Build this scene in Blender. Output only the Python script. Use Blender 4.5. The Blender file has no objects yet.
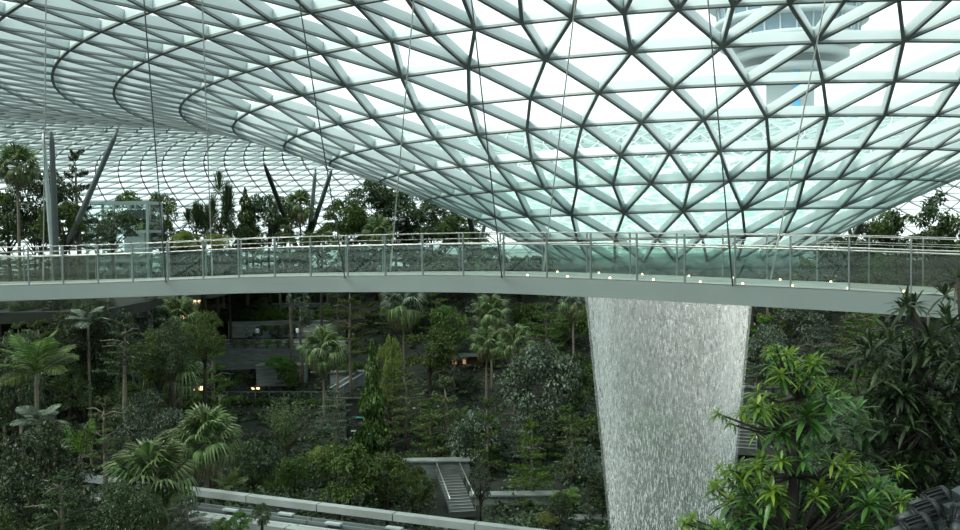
import bpy, math, random
import numpy as np
from mathutils import Vector, Matrix, Euler
RNG = random.Random(7)
C = bpy.context.scene.collection
SC = bpy.context.scene
PI = math.pi
FPX, PITCH, ROLL = 939.4, -0.033, 0.0128      # focal length in pixels of the 960 wide frame, tilt, roll
# ---------------------------------------------------------------- helpers
cam_d = bpy.data.cameras.new('camera'); cam = bpy.data.objects.new('camera', cam_d); C.objects.link(cam)
cam_d.sensor_width = 36; cam_d.lens = FPX/960*36; cam_d.clip_start = .1; cam_d.clip_end = 3000
CM = Matrix.Rotation(PI/2+PITCH, 3, 'X') @ Matrix.Rotation(-ROLL, 3, 'Z')
cam.matrix_world = CM.to_4x4()
SC.camera = cam
def at(px, py, Y):
    d = CM @ Vector(((px-480)/FPX, (265-py)/FPX, -1)); return d*(Y/d.y)
def tag(o, label=None, cat=None, group=None, kind=None):
    if label: o['label'] = label
    if cat: o['category'] = cat
    if group: o['group'] = group
    if kind: o['kind'] = kind
    return o
def empty(name, loc=(0,0,0), rz=0, label=None, cat=None, group=None, kind=None):
    o = bpy.data.objects.new(name, None); C.objects.link(o)
    o.location = loc; o.rotation_euler = (0,0,rz); o.empty_display_size = .3
    return tag(o, label, cat, group, kind)
class MB:
    def __init__(s): s.v=[]; s.f=[]; s.mi=[]; s.sm=[]
    def add(s, vs, fs, mi=0, smooth=False):
        b=len(s.v); s.v += [tuple(v) for v in vs]; s.f += [tuple(i+b for i in f) for f in fs]
        s.mi += [mi]*len(fs); s.sm += [smooth]*len(fs)
    def box(s, c, d, rz=0, mi=0, M=None):
        x,y,z=[k/2 for k in d]; vs=[]
        for sz in (-1,1):
            for sx,sy in ((-1,-1),(1,-1),(1,1),(-1,1)):
                v=Vector((sx*x,sy*y,sz*z))
                if M is not None: v=M@v
                elif rz: v=Matrix.Rotation(rz,3,'Z')@v
                vs.append(Vector(c)+v)
        s.add(vs,[(3,2,1,0),(4,5,6,7),(0,1,5,4),(1,2,6,5),(2,3,7,6),(3,0,4,7)],mi)
    def bar(s, a, b, w, h, up=Vector((0,0,1)), mi=0):
        a=Vector(a);b=Vector(b); t=(b-a)
        if t.length<1e-6: return
        t.normalize(); sd=t.cross(Vector(up))
        if sd.length<1e-5: sd=t.cross(Vector((1,0,0)))
        sd.normalize(); u=sd.cross(t)
        vs=[p+sd*(i*w/2)+u*(j*h/2) for p in (a,b) for i,j in ((-1,-1),(1,-1),(1,1),(-1,1))]
        s.add(vs,[(0,1,2,3),(7,6,5,4),(0,4,5,1),(1,5,6,2),(2,6,7,3),(3,7,4,0)],mi)
    def tube(s, pts, rad, n=8, mi=0, cap=True):
        pts=[Vector(p) for p in pts]
        if not hasattr(rad,'__len__'): rad=[rad]*len(pts)
        b0=[]; ref=Vector((0.31,0.17,.93)).normalized(); vs=[]
        for i,p in enumerate(pts):
            t=(pts[min(i+1,len(pts)-1)]-pts[max(i-1,0)]); t.normalize()
            if abs(t.dot(ref))>.97: ref=Vector((1,0,0))
            sd=t.cross(ref).normalized(); u=sd.cross(t)
            for k in range(n):
                a=2*PI*k/n; vs.append(p+(sd*math.cos(a)+u*math.sin(a))*rad[i])
        fs=[]
        for i in range(len(pts)-1):
            for k in range(n):
                k2=(k+1)%n; fs.append((i*n+k,i*n+k2,(i+1)*n+k2,(i+1)*n+k))
        if cap: fs+= [tuple(range(n-1,-1,-1)), tuple((len(pts)-1)*n+k for k in range(n))]
        s.add(vs,fs,mi,True)
    def lathe(s, prof, n=32, c=(0,0,0), mi=0, smooth=True):
        vs=[]; c=Vector(c)
        for r,z in prof:
            for k in range(n):
                a=2*PI*k/n; vs.append(c+Vector((r*math.cos(a),r*math.sin(a),z)))
        fs=[(i*n+k,i*n+(k+1)%n,(i+1)*n+(k+1)%n,(i+1)*n+k) for i in range(len(prof)-1) for k in range(n)]
        s.add(vs,fs,mi,smooth)
    def mesh(s, name, mats):
        me=bpy.data.meshes.new(name); me.from_pydata(s.v,[],s.f)
        if not isinstance(mats,(list,tuple)): mats=[mats]
        for m in mats: me.materials.append(m)
        me.polygons.foreach_set('material_index', s.mi); me.polygons.foreach_set('use_smooth', s.sm)
        me.update(); return me
    def build(s, name, mats, parent=None, loc=None):
        o=bpy.data.objects.new(name, s.mesh(name,mats)); C.objects.link(o)
        if parent: o.parent=parent
        if loc is not None: o.location=loc
        return o
def link(name, me, parent=None, loc=(0,0,0), rot=(0,0,0), sc=(1,1,1)):
    o=bpy.data.objects.new(name, me); C.objects.link(o); o.parent=parent
    o.location=loc; o.rotation_euler=rot; o.scale=sc if hasattr(sc,'__len__') else (sc,)*3
    return o
# ---------------------------------------------------------------- materials
def nodes(name):
    m=bpy.data.materials.new(name); m.use_nodes=True; nt=m.node_tree; nt.nodes.clear()
    out=nt.nodes.new('ShaderNodeOutputMaterial'); return m,nt,out
def nn(nt,t,**kw):
    n=nt.nodes.new('ShaderNode'+t)
    for k,v in kw.items():
        if k in n.inputs: n.inputs[k].default_value=v
        else: setattr(n,k,v)
    return n
def rgba(c): return (c[0],c[1],c[2],1)
def mat(name, col, rough=.5, metal=0, spec=.5, noise=0, nscale=4, dark=None, emit=None, es=0, stretch=None):
    m,nt,out=nodes(name); p=nn(nt,'BsdfPrincipled'); L=nt.links.new
    p.inputs['Base Color'].default_value=rgba(col); p.inputs['Roughness'].default_value=rough
    p.inputs['Metallic'].default_value=metal; p.inputs['Specular IOR Level'].default_value=spec
    if emit: p.inputs['Emission Color'].default_value=rgba(emit); p.inputs['Emission Strength'].default_value=es
    if noise:
        tc=nn(nt,'TexCoord'); mp=nn(nt,'Mapping'); mp.inputs['Scale'].default_value=stretch or (1,1,1)
        no=nn(nt,'TexNoise'); no.inputs['Scale'].default_value=nscale; no.inputs['Detail'].default_value=5
        r=nn(nt,'ValToRGB'); d=dark or tuple(c*(1-noise) for c in col)
        r.color_ramp.elements[0].position=.35; r.color_ramp.elements[1].position=.65
        r.color_ramp.elements[0].color=rgba(d); r.color_ramp.elements[1].color=rgba(col)
        L(tc.outputs['Object'],mp.inputs['Vector']); L(mp.outputs[0],no.inputs['Vector']); L(no.outputs['Fac'],r.inputs[0]); L(r.outputs[0],p.inputs['Base Color'])
    L(p.outputs[0],out.inputs[0]); return m
def glass(name, tint, gloss=.06, diff=0, rough=.02, diffcol=(.6,.65,.62)):
    m,nt,out=nodes(name); L=nt.links.new
    t=nn(nt,'BsdfTransparent'); t.inputs[0].default_value=rgba(tint)
    g=nn(nt,'BsdfGlossy'); g.inputs['Roughness'].default_value=rough; g.inputs['Color'].default_value=(.9,.95,.93,1)
    mx=nn(nt,'MixShader'); mx.inputs[0].default_value=gloss; L(t.outputs[0],mx.inputs[1]); L(g.outputs[0],mx.inputs[2]); last=mx
    if diff:
        d=nn(nt,'BsdfDiffuse'); d.inputs[0].default_value=rgba(diffcol); tr=nn(nt,'BsdfTranslucent'); tr.inputs[0].default_value=rgba(diffcol)
        ad=nn(nt,'MixShader'); ad.inputs[0].default_value=.5; L(d.outputs[0],ad.inputs[1]); L(tr.outputs[0],ad.inputs[2])
        m2=nn(nt,'MixShader'); m2.inputs[0].default_value=diff; L(last.outputs[0],m2.inputs[1]); L(ad.outputs[0],m2.inputs[2]); last=m2
    L(last.outputs[0],out.inputs[0]); return m
def leafmat(name, col, col2, transl=.3, rough=.45, spec=.35):
    m,nt,out=nodes(name); L=nt.links.new
    ge=nn(nt,'NewGeometry'); oi=nn(nt,'ObjectInfo')
    r=nn(nt,'ValToRGB'); e=r.color_ramp.elements
    e[0].position=0; e[0].color=rgba([c*.55 for c in col]); e[1].position=1; e[1].color=rgba(col2)
    x=e.new(.55); x.color=rgba(col)
    L(ge.outputs['Random Per Island'],r.inputs[0])
    hv=nn(nt,'HueSaturation'); mm=nn(nt,'MapRange'); mm.inputs['To Min'].default_value=.7; mm.inputs['To Max'].default_value=1.3
    L(oi.outputs['Random'],mm.inputs[0]); L(mm.outputs[0],hv.inputs['Value'])
    mh=nn(nt,'MapRange'); mh.inputs['To Min'].default_value=.48; mh.inputs['To Max'].default_value=.52
    L(oi.outputs['Random'],mh.inputs[0]); L(mh.outputs[0],hv.inputs['Hue']); L(r.outputs[0],hv.inputs['Color'])
    p=nn(nt,'BsdfPrincipled'); p.inputs['Roughness'].default_value=rough; p.inputs['Specular IOR Level'].default_value=spec
    t=nn(nt,'BsdfTranslucent'); L(hv.outputs[0],p.inputs['Base Color']); L(hv.outputs[0],t.inputs[0])
    mx=nn(nt,'MixShader'); mx.inputs[0].default_value=transl; L(p.outputs[0],mx.inputs[1]); L(t.outputs[0],mx.inputs[2])
    L(mx.outputs[0],out.inputs[0]); return m
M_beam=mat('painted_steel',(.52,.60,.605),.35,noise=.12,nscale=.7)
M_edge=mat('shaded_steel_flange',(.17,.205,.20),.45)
M_dsteel=mat('dark_steel',(.045,.06,.058),.4)
M_gsteel=mat('grey_steel',(.16,.195,.19),.4)
M_lsteel=mat('pale_steel',(.42,.49,.49),.35)
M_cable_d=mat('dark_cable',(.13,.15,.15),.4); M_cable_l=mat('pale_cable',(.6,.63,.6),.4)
M_rail=mat('brushed_steel',(.42,.43,.40),.3,metal=.6)
M_post=mat('railing_post_steel',(.22,.25,.24),.35,metal=.3)
M_fascia=mat('grey_fascia_paint',(.255,.305,.287),.35,noise=.1,nscale=.35,stretch=(1,1,.2))
M_deck=mat('deck_boards',(.42,.43,.40),.6,noise=.2,nscale=3)
M_lamp=mat('warm_lamp',(.9,.8,.6),.5,emit=(1,.70,.36),es=2.6)
def roofglass(name):
    m,nt,out=nodes(name); L=nt.links.new
    t=nn(nt,'BsdfTransparent'); t.inputs[0].default_value=(.875,.955,.943,1)
    d=nn(nt,'BsdfDiffuse'); d.inputs[0].default_value=(.70,.90,.87,1); tr=nn(nt,'BsdfTranslucent'); tr.inputs[0].default_value=(.70,.90,.87,1)
    ad=nn(nt,'MixShader'); ad.inputs[0].default_value=.5; L(d.outputs[0],ad.inputs[1]); L(tr.outputs[0],ad.inputs[2])
    lw=nn(nt,'LayerWeight'); lw.inputs[0].default_value=.5; pw=nn(nt,'Math',operation='POWER'); pw.inputs[1].default_value=3.2; L(lw.outputs['Facing'],pw.inputs[0])  # panes mix toward pale teal at grazing angles, painting in reflected sky
    mu=nn(nt,'Math',operation='MULTIPLY_ADD'); mu.inputs[1].default_value=.42; mu.inputs[2].default_value=.02; L(pw.outputs[0],mu.inputs[0])
    mx=nn(nt,'MixShader'); L(mu.outputs[0],mx.inputs[0]); L(t.outputs[0],mx.inputs[1]); L(ad.outputs[0],mx.inputs[2])
    L(mx.outputs[0],out.inputs[0]); return m
M_roofglass=roofglass('roof_glass')
M_bglass=glass('balustrade_glass',(.60,.715,.675),.07)
M_bmesh=glass('netting_glass',(.56,.64,.57),.04,diff=.12,diffcol=(.20,.20,.16))
M_concrete=mat('pale_concrete',(.50,.54,.53),.7,noise=.2,nscale=1.2)
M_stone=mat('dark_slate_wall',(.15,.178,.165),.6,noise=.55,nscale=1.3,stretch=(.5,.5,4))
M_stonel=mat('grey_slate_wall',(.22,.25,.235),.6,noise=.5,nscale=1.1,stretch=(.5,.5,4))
M_slab=mat('shaded_concrete',(.035,.04,.038),.7,noise=.3,nscale=.6)
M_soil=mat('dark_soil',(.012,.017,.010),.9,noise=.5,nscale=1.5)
M_lamp2=mat('lamp_glow',(.8,.6,.35),.5,emit=(1,.72,.36),es=1.6)
M_lamp3=mat('window_glow',(.5,.35,.2),.5,emit=(1,.6,.3),es=.25)
M_ltower=mat('lift_steel',(.22,.29,.285),.4)
M_void=mat('dark_interior',(.012,.014,.013),.6)
# ---------------------------------------------------------------- world
w=bpy.data.worlds.new('overcast'); SC.world=w; w.use_nodes=True; nt=w.node_tree; nt.nodes.clear()
wo=nn(nt,'OutputWorld'); bg=nn(nt,'Background'); tc=nn(nt,'TexCoord'); no=nn(nt,'TexNoise'); rp=nn(nt,'ValToRGB')
no.inputs['Scale'].default_value=2.2; no.inputs['Detail'].default_value=4
rp.color_ramp.elements[0].position=.3; rp.color_ramp.elements[1].position=.7
rp.color_ramp.elements[0].color=(.88,.985,1,1); rp.color_ramp.elements[1].color=(.97,1,1,1)
nt.links.new(tc.outputs['Generated'],no.inputs['Vector']); nt.links.new(no.outputs['Fac'],rp.inputs[0]); nt.links.new(rp.outputs[0],bg.inputs[0])
bg.inputs['Strength'].default_value=1.25; nt.links.new(bg.outputs[0],wo.inputs[0])
sun_d=bpy.data.lights.new('soft_sun','SUN'); sun_d.energy=3.4; sun_d.angle=math.radians(20); sun_d.color=(1,.96,.86)
sun=bpy.data.objects.new('soft_sun',sun_d); C.objects.link(sun); sun.rotation_euler=(math.radians(20),math.radians(-34),0)
SC.view_settings.view_transform='Standard'; SC.view_settings.look='None'; SC.view_settings.exposure=.47
SC.cycles.transparent_max_bounces=40; SC.cycles.max_bounces=8; SC.cycles.diffuse_bounces=4; SC.cycles.caustics_reflective=False; SC.cycles.caustics_refractive=False
# ---------------------------------------------------------------- the gridshell roof
AX,AY=9.475,46.0; TILT=.013; N0=27
PROF=[(5.81,-1.331),(7.74,-.273),(9.768,.771),(12.029,1.784),(14.258,2.691),(16.568,3.516),(18.602,4.243),(20.776,4.965),(22.893,5.553),(25.387,5.976),(27.524,6.268)]
h=2*PI/N0
PH=[-.421,-.403+h/2,-.397,-.385,-.385+h/4,-.378,-.378+h/4,-.372,-.371,-.371+h/8,-.371]
MU=[1,1,1,2,2,2,2,2,4,4,4]
R0=27.524; z0=6.268
k=0
while R0<44:
    k+=1; R0+=2.35; t=(R0-27.524)/(45-27.524); PROF.append((R0, 6.268+1.3*(1-(1-min(t,1))**2)))
    PH.append(-.371+(h/8 if k%2 else 0)); MU.append(4)
EA,EB=68.,20.; RC,ZC=PROF[-1][0],PROF[-1][1]-EB
th=PI/2; k=0; NOUT=189; ho=2*PI/NOUT
OUT=[]
while th>.12:
    ds=3.2; th-= ds/math.hypot(EA*math.sin(th),EB*math.cos(th)); k+=1
    OUT.append((RC+EA*math.cos(th), ZC+EB*math.sin(th)))
def lift(r,a):
    s=min(max((r-12)/32,0),1); s=s*s*(3-2*s); return 2.3*s*max(0.,-math.cos(a))**1.3
def rp_(r,z,a): return Vector((AX+r*math.sin(a), AY-r*math.cos(a), z+TILT*r*math.sin(a)+lift(r,a)))
rings=[]
for i,(r,z) in enumerate(PROF):
    n=N0*MU[i]; rings.append((r,z,[PH[i]+2*PI*j/n for j in range(n)]))
crest_i=len(rings)-1
for i,(r,z) in enumerate(OUT):
    rings.append((r,z,[-.371+(ho/2 if i%2 else 0)+ho*j for j in range(NOUT)]))
NR=len(rings)
def nrm(i,a):
    r0,z0_,_=rings[max(i-1,0)]; r1,z1_,_=rings[min(i+1,NR-1)]
    dr,dz=r1-r0,z1_-z0_; l=math.hypot(dr,dz); nr_,nz=-dz/l,dr/l
    return Vector((nr_*math.sin(a),-nr_*math.cos(a),nz))
BW,BD=.10,.36
def beam(mb,pa,na,pb,nb,w=BW,d=BD):
    t=(pb-pa).normalized(); sa=t.cross(na).normalized()*(w/2); sb=t.cross(nb).normalized()*(w/2)
    e=.07
    # flange with its underside shade painted in dark, then pale web
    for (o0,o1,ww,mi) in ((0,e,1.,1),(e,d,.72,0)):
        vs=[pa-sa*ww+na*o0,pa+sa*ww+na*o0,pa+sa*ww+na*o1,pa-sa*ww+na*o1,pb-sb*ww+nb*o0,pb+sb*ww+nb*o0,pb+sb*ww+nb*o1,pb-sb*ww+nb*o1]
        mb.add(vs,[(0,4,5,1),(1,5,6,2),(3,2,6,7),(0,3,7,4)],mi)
roof=empty('ceiling',(AX,AY,0),kind='structure')
tag(roof,'white steel gridshell glass roof funnelling down to a round opening','roof')
PTS=[];NRM=[]
OFF=Vector((AX,AY,0))
for i,(r,z,an) in enumerate(rings):
    PTS.append([rp_(r,z,a)-OFF for a in an]); NRM.append([nrm(i,a) for a in an])
glz=MB()
for i in range(NR):
    mb=MB(); n=len(PTS[i]); 
    dd=BD if i<26 else .26
    for j in range(n): beam(mb,PTS[i][j],NRM[i][j],PTS[i][(j+1)%n],NRM[i][(j+1)%n],d=dd)
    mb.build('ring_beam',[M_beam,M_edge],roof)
    if i==NR-1: break
    mb=MB(); a0=rings[i][2]; a1=rings[i+1][2]; n1=len(a1); st1=2*PI/n1; st0=2*PI/n
    ratio=round(n1/n) if i!=crest_i else 0
    gv=[]
    def tri(a,b,c):
        vs=[p+q*(dd-.02) for p,q in (a,b,c)]; glz.add(vs,[(0,1,2)])
    if ratio==1:
        for j in range(n):
            q=(a0[j]-a1[0])/st1; lo=math.floor(q+1e-3); hi=lo+1
            P0=(PTS[i][j],NRM[i][j]); A=(PTS[i+1][lo%n1],NRM[i+1][lo%n1]); B=(PTS[i+1][hi%n1],NRM[i+1][hi%n1]); P1=(PTS[i][(j+1)%n],NRM[i][(j+1)%n])
            beam(mb,P0[0],P0[1],A[0],A[1],d=dd); beam(mb,P0[0],P0[1],B[0],B[1],d=dd)
            tri(P0,B,A); tri(P0,P1,B)
    elif ratio==2:
        for j in range(n):
            c=round((a0[j]-a1[0])/st1); P0=(PTS[i][j],NRM[i][j]); P1=(PTS[i][(j+1)%n],NRM[i][(j+1)%n])
            Q=[(PTS[i+1][(c+d)%n1],NRM[i+1][(c+d)%n1]) for d in (-1,0,1)]
            for q in Q: beam(mb,P0[0],P0[1],q[0],q[1],d=dd)
            tri(P0,Q[1],Q[0]); tri(P0,Q[2],Q[1]); tri(P0,P1,Q[2])
    else:   # crest: denser outer net starts here
        for j in range(n1):
            a=a1[j]
            for sg in (-.5,.5):
                b=a+sg*ho; p=rp_(rings[i][0],rings[i][1],b)-OFF
                beam(mb,p,nrm(i,b),PTS[i+1][j],NRM[i+1][j],d=dd)
            b0,b1=a-.5*ho,a+.5*ho
            X=(rp_(rings[i][0],rings[i][1],b0)-OFF,nrm(i,b0)); Y=(rp_(rings[i][0],rings[i][1],b1)-OFF,nrm(i,b1))
            Z=(PTS[i+1][j],NRM[i+1][j]); W=(PTS[i+1][(j+1)%n1],NRM[i+1][(j+1)%n1]); tri(X,Y,Z); tri(Y,W,Z)
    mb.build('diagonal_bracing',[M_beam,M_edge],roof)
glz.build('glazing',[M_roofglass],roof)
# rim around the oculus
mb=MB(); r,z,_=rings[0]
mb.lathe([(r-.55,z+.5),(r+.02,z+.3),(r+.06,z-.35),(r-.35,z-.8),(r-.9,z-.85),(r-1.1,z-.4),(r-.9,z+.3)],72,(0,0,0))
mb.build('oculus_rim',[mat('rim_steel',(.33,.42,.40),.4)],roof)

# thin film of water running down inside the funnel
def filmmat():
    m,nt,out=nodes('running_water'); L=nt.links.new
    tc=nn(nt,'TexCoord'); no=nn(nt,'TexNoise'); no.inputs['Scale'].default_value=.9; no.inputs['Detail'].default_value=2; no.inputs['Distortion'].default_value=1.2
    vo=nn(nt,'TexVoronoi'); vo.feature='DISTANCE_TO_EDGE'; vo.inputs['Scale'].default_value=1.15
    mxv=nn(nt,'MixRGB'); mxv.inputs[0].default_value=.45; L(tc.outputs['Object'],mxv.inputs[1]); L(no.outputs['Color'],mxv.inputs[2]); 
    mp=nn(nt,'Mapping'); mp.inputs['Scale'].default_value=(1,1,1.6); L(tc.outputs['Object'],no.inputs['Vector'])
    ad=nn(nt,'VectorMath',operation='MULTIPLY_ADD'); ad.inputs[1].default_value=(1.1,1.1,1.1); L(no.outputs['Color'],ad.inputs[0]); L(tc.outputs['Object'],ad.inputs[2]); L(ad.outputs[0],mp.inputs[0]); L(mp.outputs[0],vo.inputs['Vector'])
    r=nn(nt,'ValToRGB'); e=r.color_ramp.elements; e[0].position=0; e[0].color=(1,1,1,1); e[1].position=.16; e[1].color=(.60,.86,.79,1); L(vo.outputs['Distance'],r.inputs[0])
    d=nn(nt,'BsdfDiffuse'); tl=nn(nt,'BsdfTranslucent'); L(r.outputs[0],d.inputs[0]); L(r.outputs[0],tl.inputs[0])
    a=nn(nt,'MixShader'); a.inputs[0].default_value=.55; L(d.outputs[0],a.inputs[1]); L(tl.outputs[0],a.inputs[2])
    t=nn(nt,'BsdfTransparent'); t.inputs[0].default_value=(.82,.96,.92,1); mx=nn(nt,'MixShader')
    r2=nn(nt,'ValToRGB'); e=r2.color_ramp.elements; e[0].position=0; e[0].color=(.9,.9,.9,1); e[1].position=.16; e[1].color=(.5,.5,.5,1); L(vo.outputs['Distance'],r2.inputs[0]); L(r2.outputs[0],mx.inputs[0])
    L(t.outputs[0],mx.inputs[1]); L(a.outputs[0],mx.inputs[2]); L(mx.outputs[0],out.inputs[0]); return m
mb=MB(); prof=[]; n=96; vs=[]
FR=[(q[0],q[1]) for q in PROF[:5]]
rr=np.linspace(5.4,13.2,16); zz=np.interp(rr,[5.0]+[q[0] for q in FR],[-1.8]+[q[1] for q in FR])
for r_,z_ in zip(rr,zz):
    for j in range(n):
        a=2*PI*j/n; p=rp_(r_-.30,z_+.42,a); vs.append(p)
mb.add(vs,[(i*n+j,i*n+(j+1)%n,(i+1)*n+(j+1)%n,(i+1)*n+j) for i in range(15) for j in range(n)],0,True)
o=mb.build('water_film',[filmmat()]); tag(o,'rippling teal film of water running down inside the glass funnel','water',kind='stuff')
# ---------------------------------------------------------------- waterfall
wf=empty('waterfall',(AX-.30,AY,-1.9),label='tall white round waterfall dropping through the oculus past the footbridge',cat='waterfall')
WTOP=3.92; WZ=24.
def wr(t): return WTOP*(1.025-.575*t+.02*t*t)
def watermat(name, dens, seedz, sc=7.):
    m,nt,out=nodes(name); L=nt.links.new
    tc=nn(nt,'TexCoord'); mp=nn(nt,'Mapping'); mp.inputs['Scale'].default_value=(1,1,.30); mp.inputs['Location'].default_value=(seedz,0,seedz*.7)
    n1=nn(nt,'TexNoise'); n1.inputs['Scale'].default_value=sc; n1.inputs['Detail'].default_value=3; n1.inputs['Roughness'].default_value=.65
    n2=nn(nt,'TexNoise'); n2.inputs['Scale'].default_value=2.2; n2.inputs['Detail'].default_value=2
    mp2=nn(nt,'Mapping'); mp2.inputs['Scale'].default_value=(1,1,.05)
    L(tc.outputs['Object'],mp.inputs[0]); L(mp.outputs[0],n1.inputs['Vector']); L(tc.outputs['Object'],mp2.inputs[0]); L(mp2.outputs[0],n2.inputs['Vector'])
    r=nn(nt,'ValToRGB'); r.color_ramp.elements[0].position=.45; r.color_ramp.elements[1].position=.62; L(n1.outputs['Fac'],r.inputs[0])
    mu=nn(nt,'Math',operation='MULTIPLY'); mr=nn(nt,'MapRange'); mr.inputs['From Min'].default_value=.3; mr.inputs['From Max'].default_value=.7; mr.inputs['To Min'].default_value=.55*dens; mr.inputs['To Max'].default_value=1.15*dens
    L(n2.outputs['Fac'],mr.inputs[0]); L(r.outputs[0],mu.inputs[0]); L(mr.outputs[0],mu.inputs[1])
    ad=nn(nt,'Math',operation='ADD'); ad.inputs[1].default_value=.06; L(mu.outputs[0],ad.inputs[0])
    sp=nn(nt,'SeparateXYZ'); L(tc.outputs['Object'],sp.inputs[0]); fz=nn(nt,'MapRange'); fz.inputs['From Min'].default_value=-14; fz.inputs['From Max'].default_value=-1; fz.inputs['To Min'].default_value=.62; fz.inputs['To Max'].default_value=1.7; L(sp.outputs['Z'],fz.inputs[0])
    lw=nn(nt,'LayerWeight'); lw.inputs[0].default_value=.5; fa=nn(nt,'Math',operation='POWER'); fa.inputs[1].default_value=2.; L(lw.outputs['Facing'],fa.inputs[0])
    fb=nn(nt,'Math',operation='MULTIPLY_ADD'); fb.inputs[1].default_value=1.7; fb.inputs[2].default_value=.50; L(fa.outputs[0],fb.inputs[0])
    fc=nn(nt,'Math',operation='MULTIPLY'); L(fb.outputs[0],fc.inputs[0]); L(fz.outputs[0],fc.inputs[1])
    m3=nn(nt,'Math',operation='MULTIPLY'); m3.use_clamp=True; L(ad.outputs[0],m3.inputs[0]); L(fc.outputs[0],m3.inputs[1]); ad=m3
    t=nn(nt,'BsdfTransparent'); d=nn(nt,'BsdfDiffuse'); d.inputs[0].default_value=(.90,.92,.90,1); tl=nn(nt,'BsdfTranslucent'); tl.inputs[0].default_value=(.90,.92,.90,1)
    a=nn(nt,'MixShader'); a.inputs[0].default_value=.5; L(d.outputs[0],a.inputs[1]); L(tl.outputs[0],a.inputs[2])
    mx=nn(nt,'MixShader'); L(ad.outputs[0],mx.inputs[0]); L(t.outputs[0],mx.inputs[1]); L(a.outputs[0],mx.inputs[2]); L(mx.outputs[0],out.inputs[0]); return m
for i,(dr,dens) in enumerate(((.12,.05),(0,.27),(-.25,.25),(-.55,.18))):
    mb=MB(); prof=[((wr(t)+dr)*(1+.0*t), -WZ*t) for t in np.linspace(0,1,30)]; mb.lathe(prof,96)
    o=mb.build('water_sheet',[watermat('falling_water_%d'%i,dens,i*3.1)],wf)
rs=np.random.RandomState(3)
mb=MB(); ND=22000
for i in range(ND):
    t=rs.rand()**.8; a=rs.rand()*2*PI; r=wr(t)+-abs(rs.normal(0,.10+.25*t))+rs.normal(0,.02); z=-WZ*t; l=.05+.20*rs.rand(); ww=.008+.014*rs.rand()
    ca,sa=math.cos(a),math.sin(a); b=rs.rand()*PI; cx,cy=math.cos(b)*ww,math.sin(b)*ww; x,y=r*ca,r*sa
    mb.add([(x-cx,y-cy,z),(x,y,z-l),(x+cx,y+cy,z),(x,y,z+l*.6)],[(0,1,2,3)])
o=mb.build('water_drops',[mat('white_water',(.95,.96,.94),.4,spec=.3)],wf); o['kind']='stuff'
# ---------------------------------------------------------------- bridge
BC=[(-60,35.2,286.4),(0,35.6,286),(120,35.6,282.5),(240,34.7,278),(360,33.4,276.2),(480,31.6,276),(600,29.4,279.6),(720,27.2,284.8),(840,25.4,290.3),(960,23.9,297),(1060,22.6,303)]
BP=[at(*(a[0],a[2],a[1])) for a in BC]
def cr(P,t):
    n=len(P)-1; i=min(int(t),n-1); f=t-i; p0,p1,p2,p3=P[max(i-1,0)],P[i],P[i+1],P[min(i+2,n)]
    return .5*((2*p1)+(p2-p0)*f+(2*p0-5*p1+4*p2-p3)*f*f+(3*p1-p0-3*p2+p3)*f**3)
SPN=200; nearL=[cr(BP,i*(len(BP)-1)/SPN) for i in range(SPN+1)]
def pxof(v):
    q=CM.transposed()@v; return 480+FPX*q.x/-q.z, 265-FPX*q.y/-q.z
npx=[pxof(v)[0] for v in nearL]
def frame(i):
    t=(nearL[min(i+1,SPN)]-nearL[max(i-1,0)]); t.z=0; t.normalize(); return t, Vector((-t.y,t.x,0))
def station(px):
    for i in range(SPN):
        if npx[i]<=px<=npx[i+1]:
            f=(px-npx[i])/(npx[i+1]-npx[i]); p=nearL[i].lerp(nearL[i+1],f); t,n=frame(i); return p,t,n
BWID=3.1
org=nearL[SPN//2].copy()
br=empty('footbridge',org,label='long curved grey footbridge with glass balustrades crossing in front of the waterfall',cat='bridge')
def strip(prof,name,mats,mi=None):
    mb=MB(); vs=[]; m=len(prof)
    for i in range(SPN+1):
        t,n=frame(i)
        for (u,z) in prof: vs.append(nearL[i]+n*u+Vector((0,0,z))-org)
    fs=[(i*m+j,i*m+(j+1)%m,(i+1)*m+(j+1)%m,(i+1)*m+j) for i in range(SPN) for j in range(m)]
    mb.add(vs,fs,0,False); return mb.build(name,mats,br)
strip([(-.10,0),(-.10,-.56),(.35,-.60),(BWID-.35,-.60),(BWID+.1,-.56),(BWID+.1,0)],'deck_beam',[M_fascia])
strip([(-.02,.015),(-.02,.03),(BWID+.02,.03),(BWID+.02,.015)],'walkway',[M_deck])
def railtube(u,z,r,name,m):
    pts=[]
    for i in range(0,SPN+1,2):
        t,n=frame(i); pts.append(nearL[i]+n*u+Vector((0,0,z))-org)
    mb=MB(); mb.tube(pts,r,8); return mb.build(name,[m],br)
NPX=[-42,-6.5,29,63.5,98.4,133,168,203.6,239,275,311,348,385.6,423,463.4,504,547,591,637,684.7,735,790.6,849,911,977]
ST=[station(x) for x in NPX]
HR=1.08; TR=1.46
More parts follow.
